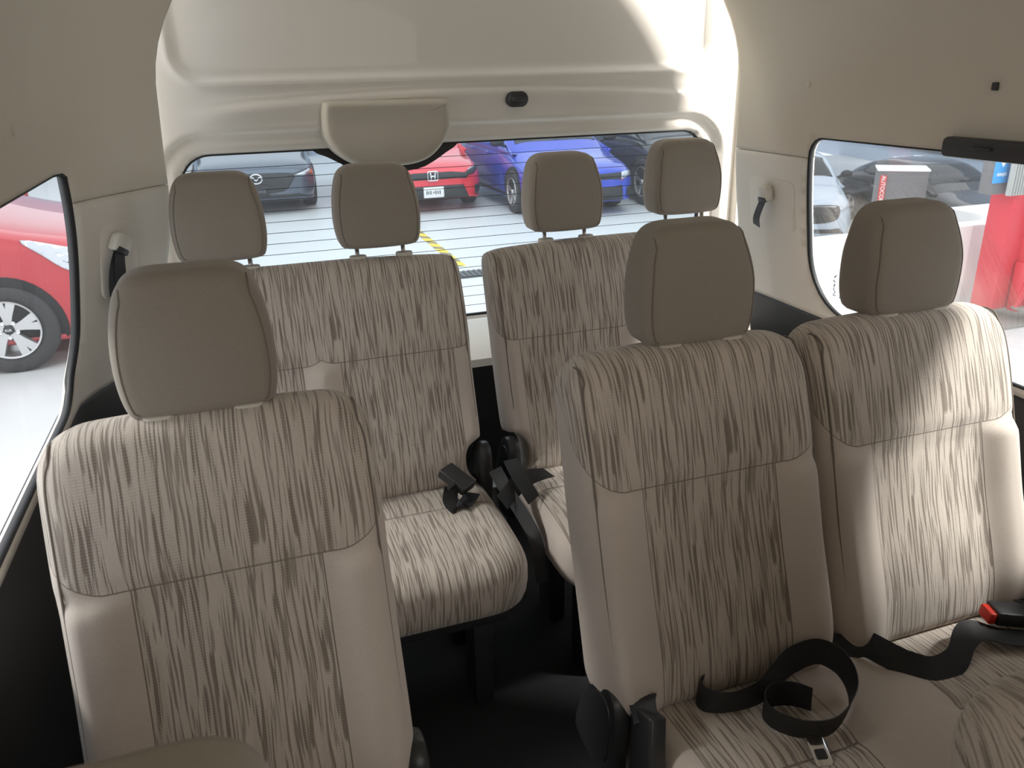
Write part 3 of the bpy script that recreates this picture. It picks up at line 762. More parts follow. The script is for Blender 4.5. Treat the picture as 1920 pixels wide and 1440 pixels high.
# ------------------------------------------------------------------ belt guides on the rear pillars
def belt_guide(label, c, ux, nv, flip, upv):
    """c: centre on the trim, ux: unit vector along the trim, nv: unit vector into the cabin"""
    t = thing('belt_guide', label, 'seat belt guide', c, 'belt guides on the rear pillars')
    c = Vector(c); ux = Vector(ux).normalized(); nv = Vector(nv).normalized(); rot = math.radians(flip)
    def fn(a, b, d):
        a2, b2 = a*math.cos(rot)-b*math.sin(rot), a*math.sin(rot)+b*math.cos(rot)
        return c+ux*a2+upv*b2+nv*d
    P = np.array(rrect(-.026, .026, -.020, .026, (.007, .007, .018, .018), 7))
    o = mkbm('guide_cap', extrude_poly(P, .026, lambda a, b, d: fn(a, b, d), .008), MT['anchor'], t)
    mkbm('slot', extrude_poly(rrect(-.018, .018, -.0215, -.008, .003), .016, lambda a, b, d: fn(a, b, d+.0115), .001), MT['black'], o)
    # pressed plate behind the guide
    return t, fn
upL = Vector((.12, 0, 1)); upR = Vector((-.15, 0, 1)); nvL = Vector((.82, -.57, -.10)); uxL = Vector((.57, .82, 0))
cL = Vector(left_pt(2.075, zc(-.352)))
t, fn = belt_guide('pale belt guide with black strap on the left pillar above the nearest left seat', cL+nvL*.004, uxL, nvL, -30, upL)
recm = rrect(-.06, .06, -.125, .048, (.02, .02, .03, .03), 6)
mkbm('recess_plate', extrude_poly(recm, .008, lambda a, b, d: cL+uxL*(a+.012)+upL*b+nvL*(d-.006), .003), MT['trim'], t)
p0 = cL+nvL*.02
ribbon('strap', [p0+Vector((-.004, 0, .0)), p0+Vector((-.008, -.01, -.03)), p0+Vector((-.014, -.012, -.07)), p0+Vector((-.018, -.004, -.12))], [uxL, uxL, uxL*1+Vector((.3, 0, 0)), uxL], .030, MT['web'], t)
ribbon('strap', [p0+Vector((-.010, -.004, -.015)), p0+Vector((-.024, -.02, -.05)), p0+Vector((-.034, -.024, -.10)), p0+Vector((-.034, -.02, -.15))], [uxL, uxL, uxL, uxL], .024, MT['web'], t)
cR = Vector(right_pt(2.065, zc(-.358))); nvR = Vector((-1, 0, -.15)); uxR = Vector((0, -1, 0))
t, fn = belt_guide('pale belt guide with short black strap on the right pillar', cR+nvR*.004, uxR, nvR, 0, upR)
mkbm('recess_plate', extrude_poly(rrect(-.115, .105, -.105, .042, .025, 6), .007, lambda a, b, d: cR+uxR*(a+.012)+upR*b+nvR*(d-.005), .003), MT['trim'], t)
p0 = cR+nvR*.016
ribbon('strap', [p0+Vector((0, 0, -.004)), p0+Vector((-.010, .003, -.03)), p0+Vector((-.016, .012, -.07)), p0+Vector((-.006, .022, -.098))], [uxR]*4, .030, MT['web'], t)
# trim plugs
for i, (fnn, a, z, lab) in enumerate(((left_pt, 1.62, zc(-.075), 'small beige oval trim plug on the left upper trim, closer to the rear door'), (left_pt, 1.30, zc(-.07), 'beige oval trim plug on the left upper trim, at the left edge'),
                                  (right_pt, 1.90, zc(-.052), 'small round beige trim plug above the right window'), )):
    p = Vector(fnn(a, z)); q = Vector(fnn(a+.02, z)); r_ = Vector(fnn(a, z+.02)); nn = (q-p).cross(r_-p).normalized()
    if nn.x*(1 if fnn is left_pt else -1) < 0: nn = -nn
    V, F = lathe_geo([(.0095, -.001), (.0095, .0012), (.008, .002), (.0005, .0024)], nn, p, 20)
    tag(mk('trim_plug', V, F, MT['liner']), lab, 'trim plug', 'plugs in the upper trim')
p = Vector(right_pt(1.315, zc(-.052)))
tag(box('coat_hook_hole', p+Vector((-.002, 0, 0)), (.008, .014, .016), MT['black'], None, .002), 'small black slot in the right upper trim at the picture edge', 'slot')
# sliding window catch
wl = thing('window_rail', 'black sliding rail along the top of the right window', 'window rail', (1.485, 1.2, zc(-.18)))
mkbm('rail_body', extrude_poly(rrect(.80, 1.415, zc(-.197), zc(-.155), (.006, .012, .012, .006), 4), .03, lambda a, b, d: (1.478+d, a, b), .004), MT['black'], wl)
box('catch', (1.476, 1.31, zc(-.174)), (.008, .05, .006), MT['blackg'], wl, .002)
# handwritten marks on the right glass
mk_ink = simple('grey ink', (.10, .10, .12), .6)
ink = []
rnd = random.Random(3)
for row in range(2):
    y = 1.772-row*.026
    for k in range(5):
        z = zc(-.556)-k*.013; xg = right_pt(y, z)[0]+.006
        ink.append(tube_geo(catmull([(xg, y+rnd.uniform(-.007, .007), z+rnd.uniform(-.006, .006)) for _ in range(4)], 4), .0010, 5))
V, F = join_geo(ink)
tag(mk('ink_scribble', V, F, mk_ink), 'small grey handwritten scribble on the lower corner of the right window', 'handwriting')

# ------------------------------------------------------------------ outside: ground and walls
def concrete(name, c0, c1, rough=.35):
    m, nt, b = new_mat(name); b.inputs['Roughness'].default_value = rough
    tc = N(nt, 'ShaderNodeTexCoord'); n1 = N(nt, 'ShaderNodeTexNoise', i_Scale=.5, i_Detail=6); n2 = N(nt, 'ShaderNodeTexNoise', i_Scale=6, i_Detail=6)
    L(nt, tc.outputs['Object'], n1.inputs['Vector']); L(nt, tc.outputs['Object'], n2.inputs['Vector'])
    mx = N(nt, 'ShaderNodeMix', data_type='RGBA'); mx.inputs[6].default_value = (*c0, 1); mx.inputs[7].default_value = (*c1, 1)
    L(nt, math_node(nt, 'ADD', math_node(nt, 'MULTIPLY', n1.outputs['Fac'], .6), math_node(nt, 'MULTIPLY', n2.outputs['Fac'], .4)), mx.inputs[0]); L(nt, mx.outputs[2], b.inputs['Base Color'])
    return m
MT['ground'] = concrete('garage floor', (.62, .63, .62), (.76, .77, .76))
MT['wallw'] = concrete('white masonry', (.86, .86, .84), (.92, .92, .90), .8)
MT['wallb'] = concrete('pale blue wall', (.36, .43, .52), (.42, .49, .58), .7)
MT['wallg'] = concrete('dark grey skirting', (.16, .16, .17), (.2, .2, .21), .7)
outer = [(-14, -4), (13, -4), (13, 5.3), (4.2, 5.3), (4.35, 5.6), (18, 22.5), (18, 24), (-14, 24)]
V, F = prune(*cdt(outer, [], 2.5)); 
o = struct(mk('ground', [(x, y, GZ) for x, y in V], F, MT['ground'], smooth=False)); o.modifiers.new('t', 'SOLIDIFY').thickness = .2
V, F = prune(*cdt([(4.3, 5.5), (32, 5.5), (32, 26), (20, 26)], [], 4))
struct(mk('ground_2', [(x, y, LZ) for x, y in V], F, MT['ground'], smooth=False))
struct(box('wall_back', (0, 24.1, 1.5), (40, .2, 5), MT['wallb'], bev=0))
box('skirting', (-6, 23.9, GZ+.4), (16, .2, .8), MT['wallg'], bev=0).parent = bpy.data.objects['wall_back']
a13 = math.radians(13)
o = struct(box('wall_side', (0, 0, 0), (.2, 30, 6.5), MT['wallb'], bev=0)); o.location = (19.5, 14, LZ+3.2); o.rotation_euler = (0, 0, -a13)
# fluorescent fitting and ledge on the side wall
al = Vector((math.sin(a13), math.cos(a13), 0)); an = Vector((-math.cos(a13), math.sin(a13), 0)); w0 = Vector((19.5, 14, 0))
rz = Matrix.Rotation(-a13, 3, 'Z')
ld = box('wall_ledge', w0+al*9+an*.12+Vector((0, 0, -1.17)), (.06, 12, .07), MT['wallg'], None, 0, rz); ld.parent = o; ld.matrix_parent_inverse = (Matrix.Translation(o.location) @ Matrix.Rotation(-a13, 4, 'Z')).inverted()
tl = thing('wall_lamp', 'long bright white fluorescent lamp on the pale blue wall', 'lamp', w0+al*8.3+an*.15+Vector((0, 0, -.9)))
box('housing', w0+al*8.3+an*.13+Vector((0, 0, -.86)), (.06, 3.2, .06), MT['wallw'], tl, .01, rz)
tube('lamp_tube', [w0+al*q+an*.2+Vector((0, 0, -.92)) for q in (6.8, 8.3, 9.85)], .05, simple('fluorescent tube', (1, 1, 1), .4, emit=(.95, .98, 1.0, 9)), tl, 12)
# parapet
struct(box('wall_low', (8.6, 5.42, GZ+.26+.11), (8.8, .18, .74), MT['wallw'], bev=.01))
# hazard tape
def hazard():
    m, nt, b = new_mat('hazard paint'); b.inputs['Roughness'].default_value = .5
    tc = N(nt, 'ShaderNodeTexCoord'); sp = N(nt, 'ShaderNodeSeparateXYZ'); L(nt, tc.outputs['Object'], sp.inputs[0])
    s = math_node(nt, 'FRACT', math_node(nt, 'MULTIPLY', math_node(nt, 'ADD', sp.outputs[0], sp.outputs[1]), 2.6))
    mx = N(nt, 'ShaderNodeMix', data_type='RGBA'); mx.inputs[6].default_value = (.85, .62, .05, 1); mx.inputs[7].default_value = (.22, .2, .15, 1)
    L(nt, math_node(nt, 'GREATER_THAN', s, .62), mx.inputs[0]); L(nt, mx.outputs[2], b.inputs['Base Color']); return m
tag(box('hazard_line', (2.33, 10.9, GZ+.003), (.11, 4.2, .006), hazard(), bev=0), 'yellow and black striped floor line between the grey and red cars', 'floor marking')
dr = thing('drain_grate', 'grey metal drain grate across the floor near the back window', 'drain', (2.6, 8.37, GZ))
gm = simple('galvanised grate', (.16, .17, .17), .6, .5)
box('frame', (2.6, 8.37, GZ+.006), (3.0, .30, .012), simple('grate dark', (.07, .075, .08), .7), dr, 0)
bm = bmesh.new()
for k in range(50): box_bm(bm, (1.13+k*.06, 8.37, GZ+.016), (.022, .27, .012), 0)
mkbm('slats', bm, gm, dr)
# ------------------------------------------------------------------ cars
paint_cache = {}
def paint(name, col, metal=.2, rough=.3):
    if name not in paint_cache:
        paint_cache[name] = simple(name, col, rough, metal, 1.0)
    return paint_cache[name]
MC = dict(glass=simple('car glass', (.02, .025, .03), .06, 0, 0, spec=.7), tyre=simple('tyre rubber', (.035, .035, .037), .75, bump=(90, .3, .004)), rim=simple('alloy', (.62, .62, .62), .3, .8), dark=simple('grille black', (.02, .022, .025), .45),
          lamp=simple('lamp lens', (.55, .58, .62), .08, .5, 1), chrome=simple('car chrome', (.85, .85, .86), .12, 1), arch=simple('arch black', (.012, .012, .013), .8), amber=simple('amber lens', (.6, .14, .04), .2), white=simple('plate white', (.85, .85, .82), .5), ink=simple('plate ink', (.12, .12, .13), .6), under=simple('underbody', (.015, .015, .016), .8), line=simple('shut line', (.02, .02, .022), .6))
def loft(rows, nseg=6, nring=5):
    """rows: list of section point lists (same length, one half y>=0 from top centre to bottom centre)"""
    R = np.array(rows, float)                      # (m, k, 3)
    A = np.array([catmull(r, nring) for r in R])   # along section
    B = np.stack([catmull(A[:, j], nseg) for j in range(A.shape[1])], axis=1)
    m, k = B.shape[:2]
    full = np.concatenate([B, (B*np.array([1, -1, 1]))[:, -2:0:-1]], axis=1); kk = full.shape[1]
    V = full.reshape(-1, 3); F = []
    for i in range(m-1):
        for j in range(kk): F.append((i*kk+j, (i+1)*kk+j, (i+1)*kk+(j+1) % kk, i*kk+(j+1) % kk))
    F.append(tuple(range(kk))); F.append(tuple((m-1)*kk+j for j in range(kk))[::-1])
    return V, F
def decal(bvh, poly, axis, mat, name, parent, off=.006, sp=.05, side=1, thick=.006, smoothn=0):
    """patch laid on the bodywork: poly in (y,z) for axis 'x' (front), in (x,z) for axis 'y'"""
    P = poly
    V, F = prune(*cdt([tuple(p) for p in P], [], sp))
    W = []; ok = []
    for (a, b) in V:
        if axis == 'x': o = Vector((3, a, b)); d = Vector((-1, 0, 0))
        elif axis == 'y': o = Vector((a, 4*side, b)); d = Vector((0, -side, 0))
        else: o = Vector((a, b, 4)); d = Vector((0, 0, -1))
        h = bvh.ray_cast(o, d)
        if h[0] is None: W.append(Vector((0, 0, 0))); ok.append(False)
        else: W.append(h[0]-d*off); ok.append(True)
    F = [f for f in F if all(ok[i] for i in f)]
    if not F: return None
    W, F = prune(W, F)
    o = mk(name, W, F, mat, parent, local=True)
    s = o.modifiers.new('t', 'SOLIDIFY'); s.thickness = thick; s.offset = 0
    return o
def mir(P): return [(-a, b) for a, b in P][::-1]
def circle(cx, cy, r, n=28, a0=0, a1=360): return [(cx+r*math.cos(math.radians(a)), cy+r*math.sin(math.radians(a))) for a in np.linspace(a0, a1, n, endpoint=(a1-a0) < 360)]
def wheel(parent, x, y, r, side, mats=None, spokes=5, logo=None, detail=False):
    n = 64 if detail else 36
    ri = r*.66
    c = (x, y, r); ax = (0, side, 0)
    V, F = lathe_geo([(ri*.97, -.20), (r*.94, -.205), (r, -.17), (r, -.03), (r*.985, -.012), (r*.93, .0), (r*.86, .006), (r*.76, .004), (ri*1.02, -.004), (ri, -.02), (ri*.98, -.1)], ax, c, n)
    w = mk('wheel', V, F, MC['tyre'], parent, local=True)
    V, F = lathe_geo([(ri, -.005), (ri*.985, .004), (ri*.93, .0), (ri*.91, -.03), (ri*.9, -.12), (ri*.05, -.13)], ax, c, n)
    parts = [(V, F)]
    for k in range(spokes):
        a0 = 2*math.pi*k/spokes+.25
        for da in ((-.20, .20) if spokes == 5 else (0,)):
            pl = []
            w0, w1 = .018, .036
            for (rr, ww) in ((ri*.14, w0*1.6), (ri*.5, w0*1.5), (ri*.95, w1)):
                pl.append((rr, ww))
            pts2 = [(rr, ww) for rr, ww in pl]+[(rr, -ww) for rr, ww in reversed(pl)]
            aa = a0+da; ca, sa = math.cos(aa), math.sin(aa)
            ang_off = da*.35
            V2, F2 = [], []
            for d in (-.03, -.004):
                for (rr, ww) in pts2:
                    ww2 = ww*(1 if d < -.01 else .8); dd = d-.012*(1-rr/ri)
                    px = rr*ca-ww2*sa - (1-rr/ri)*da*ri*.35*(-sa); pz = rr*sa+ww2*ca - (1-rr/ri)*da*ri*.35*ca
                    V2.append(Vector((x+px, y+side*dd, r+pz)))
            m = 6
            for i in range(m): F2.append((i, (i+1) % m, m+(i+1) % m, m+i))
            F2.append(tuple(range(m))); F2.append(tuple(range(2*m-1, m-1, -1)))
            parts.append((V2, F2))
    V, F = join_geo(parts)
    rim = sharp(mk('rim', V, F, MC['rim'], w, local=True), 30)
    V, F = lathe_geo([(ri*.16, -.03), (ri*.16, -.006), (ri*.13, .0), (ri*.01, .002)], ax, c, 24)
    mk('hub_cap', V, F, MC['rim'] if not detail else MC['dark'], w, local=True)
    V, F = lathe_geo([(ri*.62, -.10), (ri*.62, -.08), (ri*.1, -.08)], ax, c, 24); mk('brake_disc', V, F, simple_disc, w, local=True)
    if detail:
        nuts = []
        for k in range(5):
            a = 2*math.pi*k/5+.25+math.pi/5
            cc = (x+ri*.27*math.cos(a), y, r+ri*.27*math.sin(a))
            V, F = lathe_geo([(.014, -.03), (.014, -.004), (.009, -.003), (.007, -.008)], ax, cc, 12)
            mk('lug_nut', V, F, MC['chrome'], w, local=True)
    if logo:
        text_mesh('hub_letters', logo, ri*.13, MC['chrome'], lambda a, b, d: (x+a*(-side), y+side*(.003+d), r+b), w, .001, True)
    return w
simple_disc = simple('brake disc', (.25, .25, .26), .4, .7)
def car(name, label, loc, heading, kind, paintm, front, group='cars parked outside the van', scale=1, detail=False, wheel_r=.33, side_detail=True, rear=False):
    """origin: middle of the front bumper on the ground, nose to local +X"""
    t = thing(name, label, 'car', (loc[0], loc[1], loc[2]), group, heading); t.scale = (scale,)*3
    suv = kind == 'suv'; k = 1.12 if suv else 1.0
    hz = (lambda z: .2+(z-.2)*(1.2 if suv else 1.0))
    st = [(0.02, .30, .58, .45), (-.03, .23, .67, .66), (-.12, .19, .72, .78), (-.32, .18, .78, .87), (-.75, .18, .86, .90), (-1.15, .18, .95, .905), (-1.6, .18, .99, .905), (-2.6, .18, .99, .905), (-3.4, .18, 1.0, .90), (-3.95, .2, 1.0, .87), (-4.3, .26, .95, .80), (-4.42, .36, .82, .66)]
    rows = []
    for (x, zb, zt, w) in st:
        zt = hz(zt); zb = hz(zb)
        h = zt-zb
        rows.append([(x, 0, zt), (x, .45*w, zt-.008), (x, .78*w, zt-.035), (x, .93*w, zt-.10*min(1, h/.5)), (x, .99*w, zb+h*.62), (x, w, zb+h*.38), (x, .965*w, zb+h*.12), (x, .88*w, zb), (x, 0, zb)])
    V, F = loft(rows)
    body = mk('body', V, F, paintm, t, local=True); bv = BVHTree.FromPolygons([Vector(v) for v in V], F)
    # cabin
    if suv: gh = [(-.95, 1.06, .03, .80), (-1.25, 1.20, .2, .78), (-1.75, 1.50, .5, .70), (-2.3, 1.585, .6, .67), (-3.3, 1.57, .6, .66), (-3.9, 1.46, .5, .66), (-4.2, 1.1, .1, .72)]
    else: gh = [(-1.0, .92, .03, .78), (-1.3, 1.06, .15, .76), (-1.85, 1.33, .4, .66), (-2.3, 1.41, .5, .62), (-3.0, 1.39, .5, .61), (-3.6, 1.22, .3, .64), (-4.0, 1.02, .05, .7)]
    rows = []
    for (x, zt, hh, wt) in gh:
        zb = hz(.86); wb = .855
        rows.append([(x, 0, zt), (x, wt*.6, zt-.012), (x, wt*.93, zt-.045), (x, wt+.03, zt-.10), (x, (wb+wt)/2+.01, (zt+zb)/2), (x, wb, zb), (x, wb*.7, zb-.1), (x, 0, zb-.1)])
    V2, F2 = loft(rows)
    cab = mk('cabin', V2, F2, paintm, t, local=True); cbv = BVHTree.FromPolygons([Vector(v) for v in V2], F2)
    ztop = gh[3][1]
    zw0 = hz(.99)
    # windscreen
    wsc = [(-.70, zw0+.02), (.70, zw0+.02), (.60, ztop-.10), (.45, ztop-.07), (0, ztop-.06), (-.45, ztop-.07), (-.60, ztop-.10)]
    decal(cbv, wsc, 'x', MC['glass'], 'windscreen', t, sp=.07)
    xs = [g[0] for g in gh]
    zl, zh = hz(1.03), ztop-.12
    for s in (1, -1):
        decal(cbv, [(xs[1]-.28, zl), (-2.28, zl), (-2.28, zh+.005), (xs[2]-.25, zh)][::-1], 'y', MC['glass'], 'side_window', t, side=s, sp=.09)
        decal(cbv, [(-2.36, zl), (-3.3, zl), (xs[5]+.12, zl+.08), (-3.22, zh-.02), (-2.36, zh+.005)][::-1], 'y', MC['glass'], 'side_window', t, side=s, sp=.09)
        # arches and wheels
        for wx in (-.88, -3.55):
            decal(bv, [p for p in circle(wx, wheel_r, wheel_r+.055, 40) if p[1] > .14], 'y', MC['arch'], 'wheel_arch', t, side=s, off=.003, sp=.06)
            wheel(t, wx, s*.915, wheel_r, s, detail=detail, logo=('KIA' if detail else None))
        # shut lines
        for xd in (-1.42, -2.32, -3.25):
            decal(bv, [(xd, .30), (xd+.014, .30), (xd+.014, hz(.97)), (xd, hz(.97))], 'y', MC['line'], 'shut_line', t, side=s, off=.002, sp=.05, thick=.003)
        decal(bv, [(-1.3, hz(.27)), (-3.1, hz(.27)), (-3.1, hz(.19)), (-1.3, hz(.19))][::-1], 'y', MC['dark'], 'side_skirt', t, side=s, off=.004, sp=.09)
        for xd in (-2.15, -3.1):
            box('door_handle', (xd, s*.905, hz(.84)), (.17, .035, .03), paintm, t, .01, local=True)
        # mirrors
        bm = bmesh.new(); bmesh.ops.create_uvsphere(bm, u_segments=20, v_segments=12, radius=1)
        for v in bm.verts: v.co = Vector((-1.35+v.co.x*.075+.03*abs(v.co.y), s*(.985+v.co.y*.115), hz(1.045)+v.co.z*.075*(1 if v.co.z > 0 else .8)))
        mo = mkbm('mirror', bm, front.get('mirror', MC['dark']), t, local=True)
        tube('stalk', [(-1.4, s*.82, hz(.98)), (-1.37, s*.93, hz(1.01))], .022, MC['dark'], mo, 8, local=True)
    # front furniture
    for nm, poly, m in front['patch']:
        decal(bv, poly, 'x', MC[m] if isinstance(m, str) else m, nm, t, off=.008, sp=.035, thick=.01)
    for nm, poly, m in front.get('pair', []):
        for q in (poly, mir(poly)): decal(bv, q, 'x', MC[m] if isinstance(m, str) else m, nm, t, off=.012, sp=.03, thick=.01)
    for nm, poly, m in front.get('sidepatch', []):
        for s in (1, -1): decal(bv, poly, 'y', MC[m] if isinstance(m, str) else m, nm, t, off=.010, sp=.03, thick=.01, side=s)
    if 'plate' in front:
        zc_ = front['plate']; h = bv.ray_cast(Vector((3, 0, zc_)), Vector((-1, 0, 0)))[0]
        pl = box('licence_plate', (h.x+.03, 0, zc_), (.02, .33, .165), MC[front.get('plate_mat', 'white')], t, .008, local=True)
        g = []
        for i, (yy, hh) in enumerate(((-.115, .06), (-.085, .05), (-.05, .06), (-.005, .03), (.03, .06), (.065, .05), (.10, .06))):
            bm_ = None
            g.append((yy, hh))
        bm = bmesh.new()
        for yy, hh in g: box_bm(bm, (h.x+.041, yy, zc_), (.002, .020, hh), 0)
        mkbm('plate_characters', bm, MC['ink'], pl, local=True)
    if 'emblem' in front:
        kind_e, ze, sz = front['emblem']; h = bv.ray_cast(Vector((3, 0, ze)), Vector((-1, 0, 0)))[0]; xe = h.x+.02
        f3 = lambda a, b, d: (xe+d, a, ze+b)
        if kind_e == 'ring_wings':
            ring = tube('emblem', [(xe+.006, 1.15*sz*math.cos(a), ze+.9*sz*math.sin(a)) for a in np.linspace(0, 2*math.pi, 32, endpoint=False)], sz*.13, MC['chrome'], t, 8, True, True)
            wv = [(-1.0*sz, .15*sz), (-.55*sz, .28*sz), (0, -.30*sz), (.55*sz, .28*sz), (1.0*sz, .15*sz)]
            tube('emblem_wings', [(xe+.008, a, ze+b) for a, b in catmull(wv, 6)], sz*.11, MC['chrome'], ring, 8, local=True)
        elif kind_e == 'framed_h':
            fr_ = rrect(-sz*1.15, sz*1.15, -sz, sz, sz*.35, 6)
            ring = tube('emblem', [(xe+.006, a, ze+b) for a, b in fr_], sz*.13, MC['chrome'], t, 8, True, True)
            bm = bmesh.new()
            for s in (1, -1):
                box_bm(bm, (xe+.008, s*sz*.48, ze), (.02, sz*.30, sz*1.5), .003, Matrix.Rotation(math.radians(-s*7), 3, 'X'))
            box_bm(bm, (xe+.008, 0, ze-.02*sz), (.02, sz*.8, sz*.30), .003)
            mkbm('emblem_bars', bm, MC['chrome'], ring, local=True)
        else:
            tube('emblem', [(xe+.006, sz*math.cos(a), ze+sz*.75*math.sin(a)) for a in np.linspace(0, 2*math.pi, 32, endpoint=False)], sz*.22, MC['chrome'], t, 8, True, True)
    return t
H0 = -math.pi/2
GY = GZ
mazda = dict(plate_mat='line', patch=[('grille', catmull([(-.56, .585), (-.3, .615), (0, .62), (.3, .615), (.56, .585), (.50, .46), (.38, .345), (0, .32), (-.38, .345), (-.50, .46)], 3, True)[::-1], 'dark'),
                    ('lower_intake', [(-.72, .24), (.72, .24), (.60, .30), (0, .29), (-.60, .30)], 'dark')],
             pair=[('headlight', [(.50, .575), (.66, .60), (.80, .64), (.83, .58), (.70, .555)], 'lamp'), ('lamp_housing', [(.46, .57), (.64, .615), (.835, .665), (.845, .645), (.66, .60), (.50, .555)], 'dark'), ('marker', [(.80, .60), (.86, .62), (.86, .56), (.82, .55)], 'amber')], emblem=('ring_wings', .545, .075), plate=.37)
civic = dict(patch=[('grille', [(-.56, .52), (.56, .52), (.62, .60), (.3, .635), (-.3, .635), (-.62, .60)], 'dark'), ('lower_grille', [(-.60, .22), (.60, .22), (.50, .43), (-.50, .43)], 'dark'), ('intake_lip', [(-.7, .185), (.7, .185), (.68, .215), (-.68, .215)], 'dark')],
             pair=[('headlight', [(.52, .55), (.68, .575), (.845, .66), (.83, .70), (.60, .645), (.54, .61)], 'dark'), ('lamp_strip', [(.60, .635), (.835, .69), (.825, .705), (.60, .65)], 'lamp'), ('fog_pod', [(.72, .25), (.86, .28), (.86, .42), (.70, .40)], 'dark')],
             emblem=('framed_h', .585, .07), plate=.335)
jetta = dict(patch=[('grille', [(-.55, .53), (.55, .53), (.58, .63), (-.58, .63)], 'dark'), ('lower_grille', [(-.62, .22), (.62, .22), (.58, .44), (-.58, .44)], 'dark'), ('red_strip', [(-.6, .515), (.6, .515), (.6, .527), (-.6, .527)], simple('red accent', (.6, .03, .02), .3))],
             pair=[('headlight', [(.56, .53), (.82, .57), (.86, .66), (.58, .63)], 'lamp'), ('lamp_mask', [(.58, .535), (.72, .555), (.72, .575), (.58, .57)], 'dark'), ('fog_pod', [(.68, .27), (.84, .3), (.84, .42), (.68, .40)], 'dark')], emblem=('ring', .58, .06), plate=.40)
darksuv = dict(patch=[('grille', [(-.5, .60), (.5, .60), (.52, .82), (-.52, .82)], 'dark')], pair=[('headlight', [(.56, .68), (.84, .70), (.87, .80), (.58, .80)], 'lamp')], emblem=('ring', .72, .06), plate=.5)
silver = dict(patch=[('grille', catmull([(-.52, .78), (0, .79), (.52, .78), (.58, .68), (.48, .50), (0, .45), (-.48, .50), (-.58, .68)], 3, True)[::-1], 'dark'), ('lower_grille', [(-.7, .25), (.7, .25), (.6, .36), (-.6, .36)], 'dark')]+[('grille_bar', [(-.5, z), (.5, z), (.5, z+.018), (-.5, z+.018)], 'chrome') for z in (.55, .62, .69, .75)],
              pair=[('headlight', [(.58, .68), (.84, .72), (.87, .80), (.56, .775)], 'lamp')], emblem=('ring', .70, .07))
blackc = dict(patch=[('grille', [(-.5, .40), (.5, .40), (.55, .62), (-.55, .62)], 'dark')], pair=[('headlight', [(.52, .56), (.82, .60), (.85, .66), (.56, .64)], 'lamp')], emblem=('ring', .56, .06))
kia = dict(patch=[], pair=[], sidepatch=[('headlight', catmull([(-.70, .895), (-.46, .835), (-.2, .76), (-.12, .70), (-.16, .60), (-.3, .62), (-.46, .69), (-.58, .79)], 3, True), 'lamp'), ('lamp_reflector', catmull([(-.50, .80), (-.28, .745), (-.2, .70), (-.3, .67), (-.42, .72)], 3, True), 'chrome'), ('lamp_brow', catmull([(-.46, .745), (-.30, .70), (-.24, .69), (-.3, .685), (-.42, .72)], 3, True), 'dark')], mirror=None)
kia.pop('mirror')
RED = paint('red paint', (.40, .012, .022), .1, .3); 
car('sedan_car', 'dark grey hatchback with winged round badge, seen beside the leftmost back headrest', (.28, 13.65, GY), H0, 'sedan', paint('grey blue paint', (.075, .095, .13), .4, .3), mazda, scale=1.08)
car('sedan_car', 'bright red sedan with white licence plate and framed H badge, nose to the van', (2.93, 12.62, GY), H0, 'sedan', paint('red sedan paint', (.75, .025, .045), .1, .3), civic)
car('sedan_car', 'bright blue sedan behind the third back headrest, beside the red sedan', (4.98, 11.2, GY), H0+.0, 'sedan', paint('blue paint', (.03, .07, .55), .3, .3), jetta)
car('suv_car', 'dark charcoal sport utility car at the right end of the back window', (7.15, 11.0, GY), H0, 'suv', paint('charcoal paint', (.04, .042, .045), .4, .25), darksuv, wheel_r=.37)
car('suv_car', 'pale silver sport utility car behind the low white wall, seen through the right window', (10.2, 12.6, LZ), math.radians(245), 'suv', paint('silver paint', (.55, .62, .70), .15, .3), silver, wheel_r=.37)
car('sedan_car', 'black sedan beyond the grey totem, seen through the right window', (13.5, 11.1, LZ), math.radians(-96), 'sedan', paint('black paint', (.015, .017, .02), .3, .15), blackc)
car('hatchback_car', 'red hatchback with silver alloy wheel, close outside the left window', (-.83, 7.75, GY), 0, 'suv', RED, kia, detail=True, wheel_r=.31, scale=1.12)

# ------------------------------------------------------------------ things in the yard on the right
tt = thing('advertising_totem', 'grey box totem with white lid and upright red AUTOCOM sign', 'totem', (6.1, 6.35, LZ))
gry = simple('totem grey', (.16, .155, .16), .6)
rt = Matrix.Rotation(math.radians(-38), 3, 'Z'); tp = lambda a, b, z: tuple(Vector((6.17, 6.30, z))+rt @ Vector((a, b, 0)))
box('body', tp(0, .18, (LZ+Z0-1.0)/2), (.45, .36, Z0-1.0-LZ), gry, tt, .008, rt)
box('lid', tp(0, .18, Z0-.99), (.47, .38, .02), simple('totem lid', (.85, .87, .88), .5), tt, .004, rt)
sg = box('sign_panel', tp(-.175, -.006, Z0-1.175), (.06, .012, .27), simple('sign red', (.62, .05, .05), .5), tt, .006, rt)
text_mesh('sign_letters', 'AUTOCOM', .052, MC['white'], lambda a, b, d: tp(-.175+b, -.0125-d, Z0-1.175-a), sg, .001)
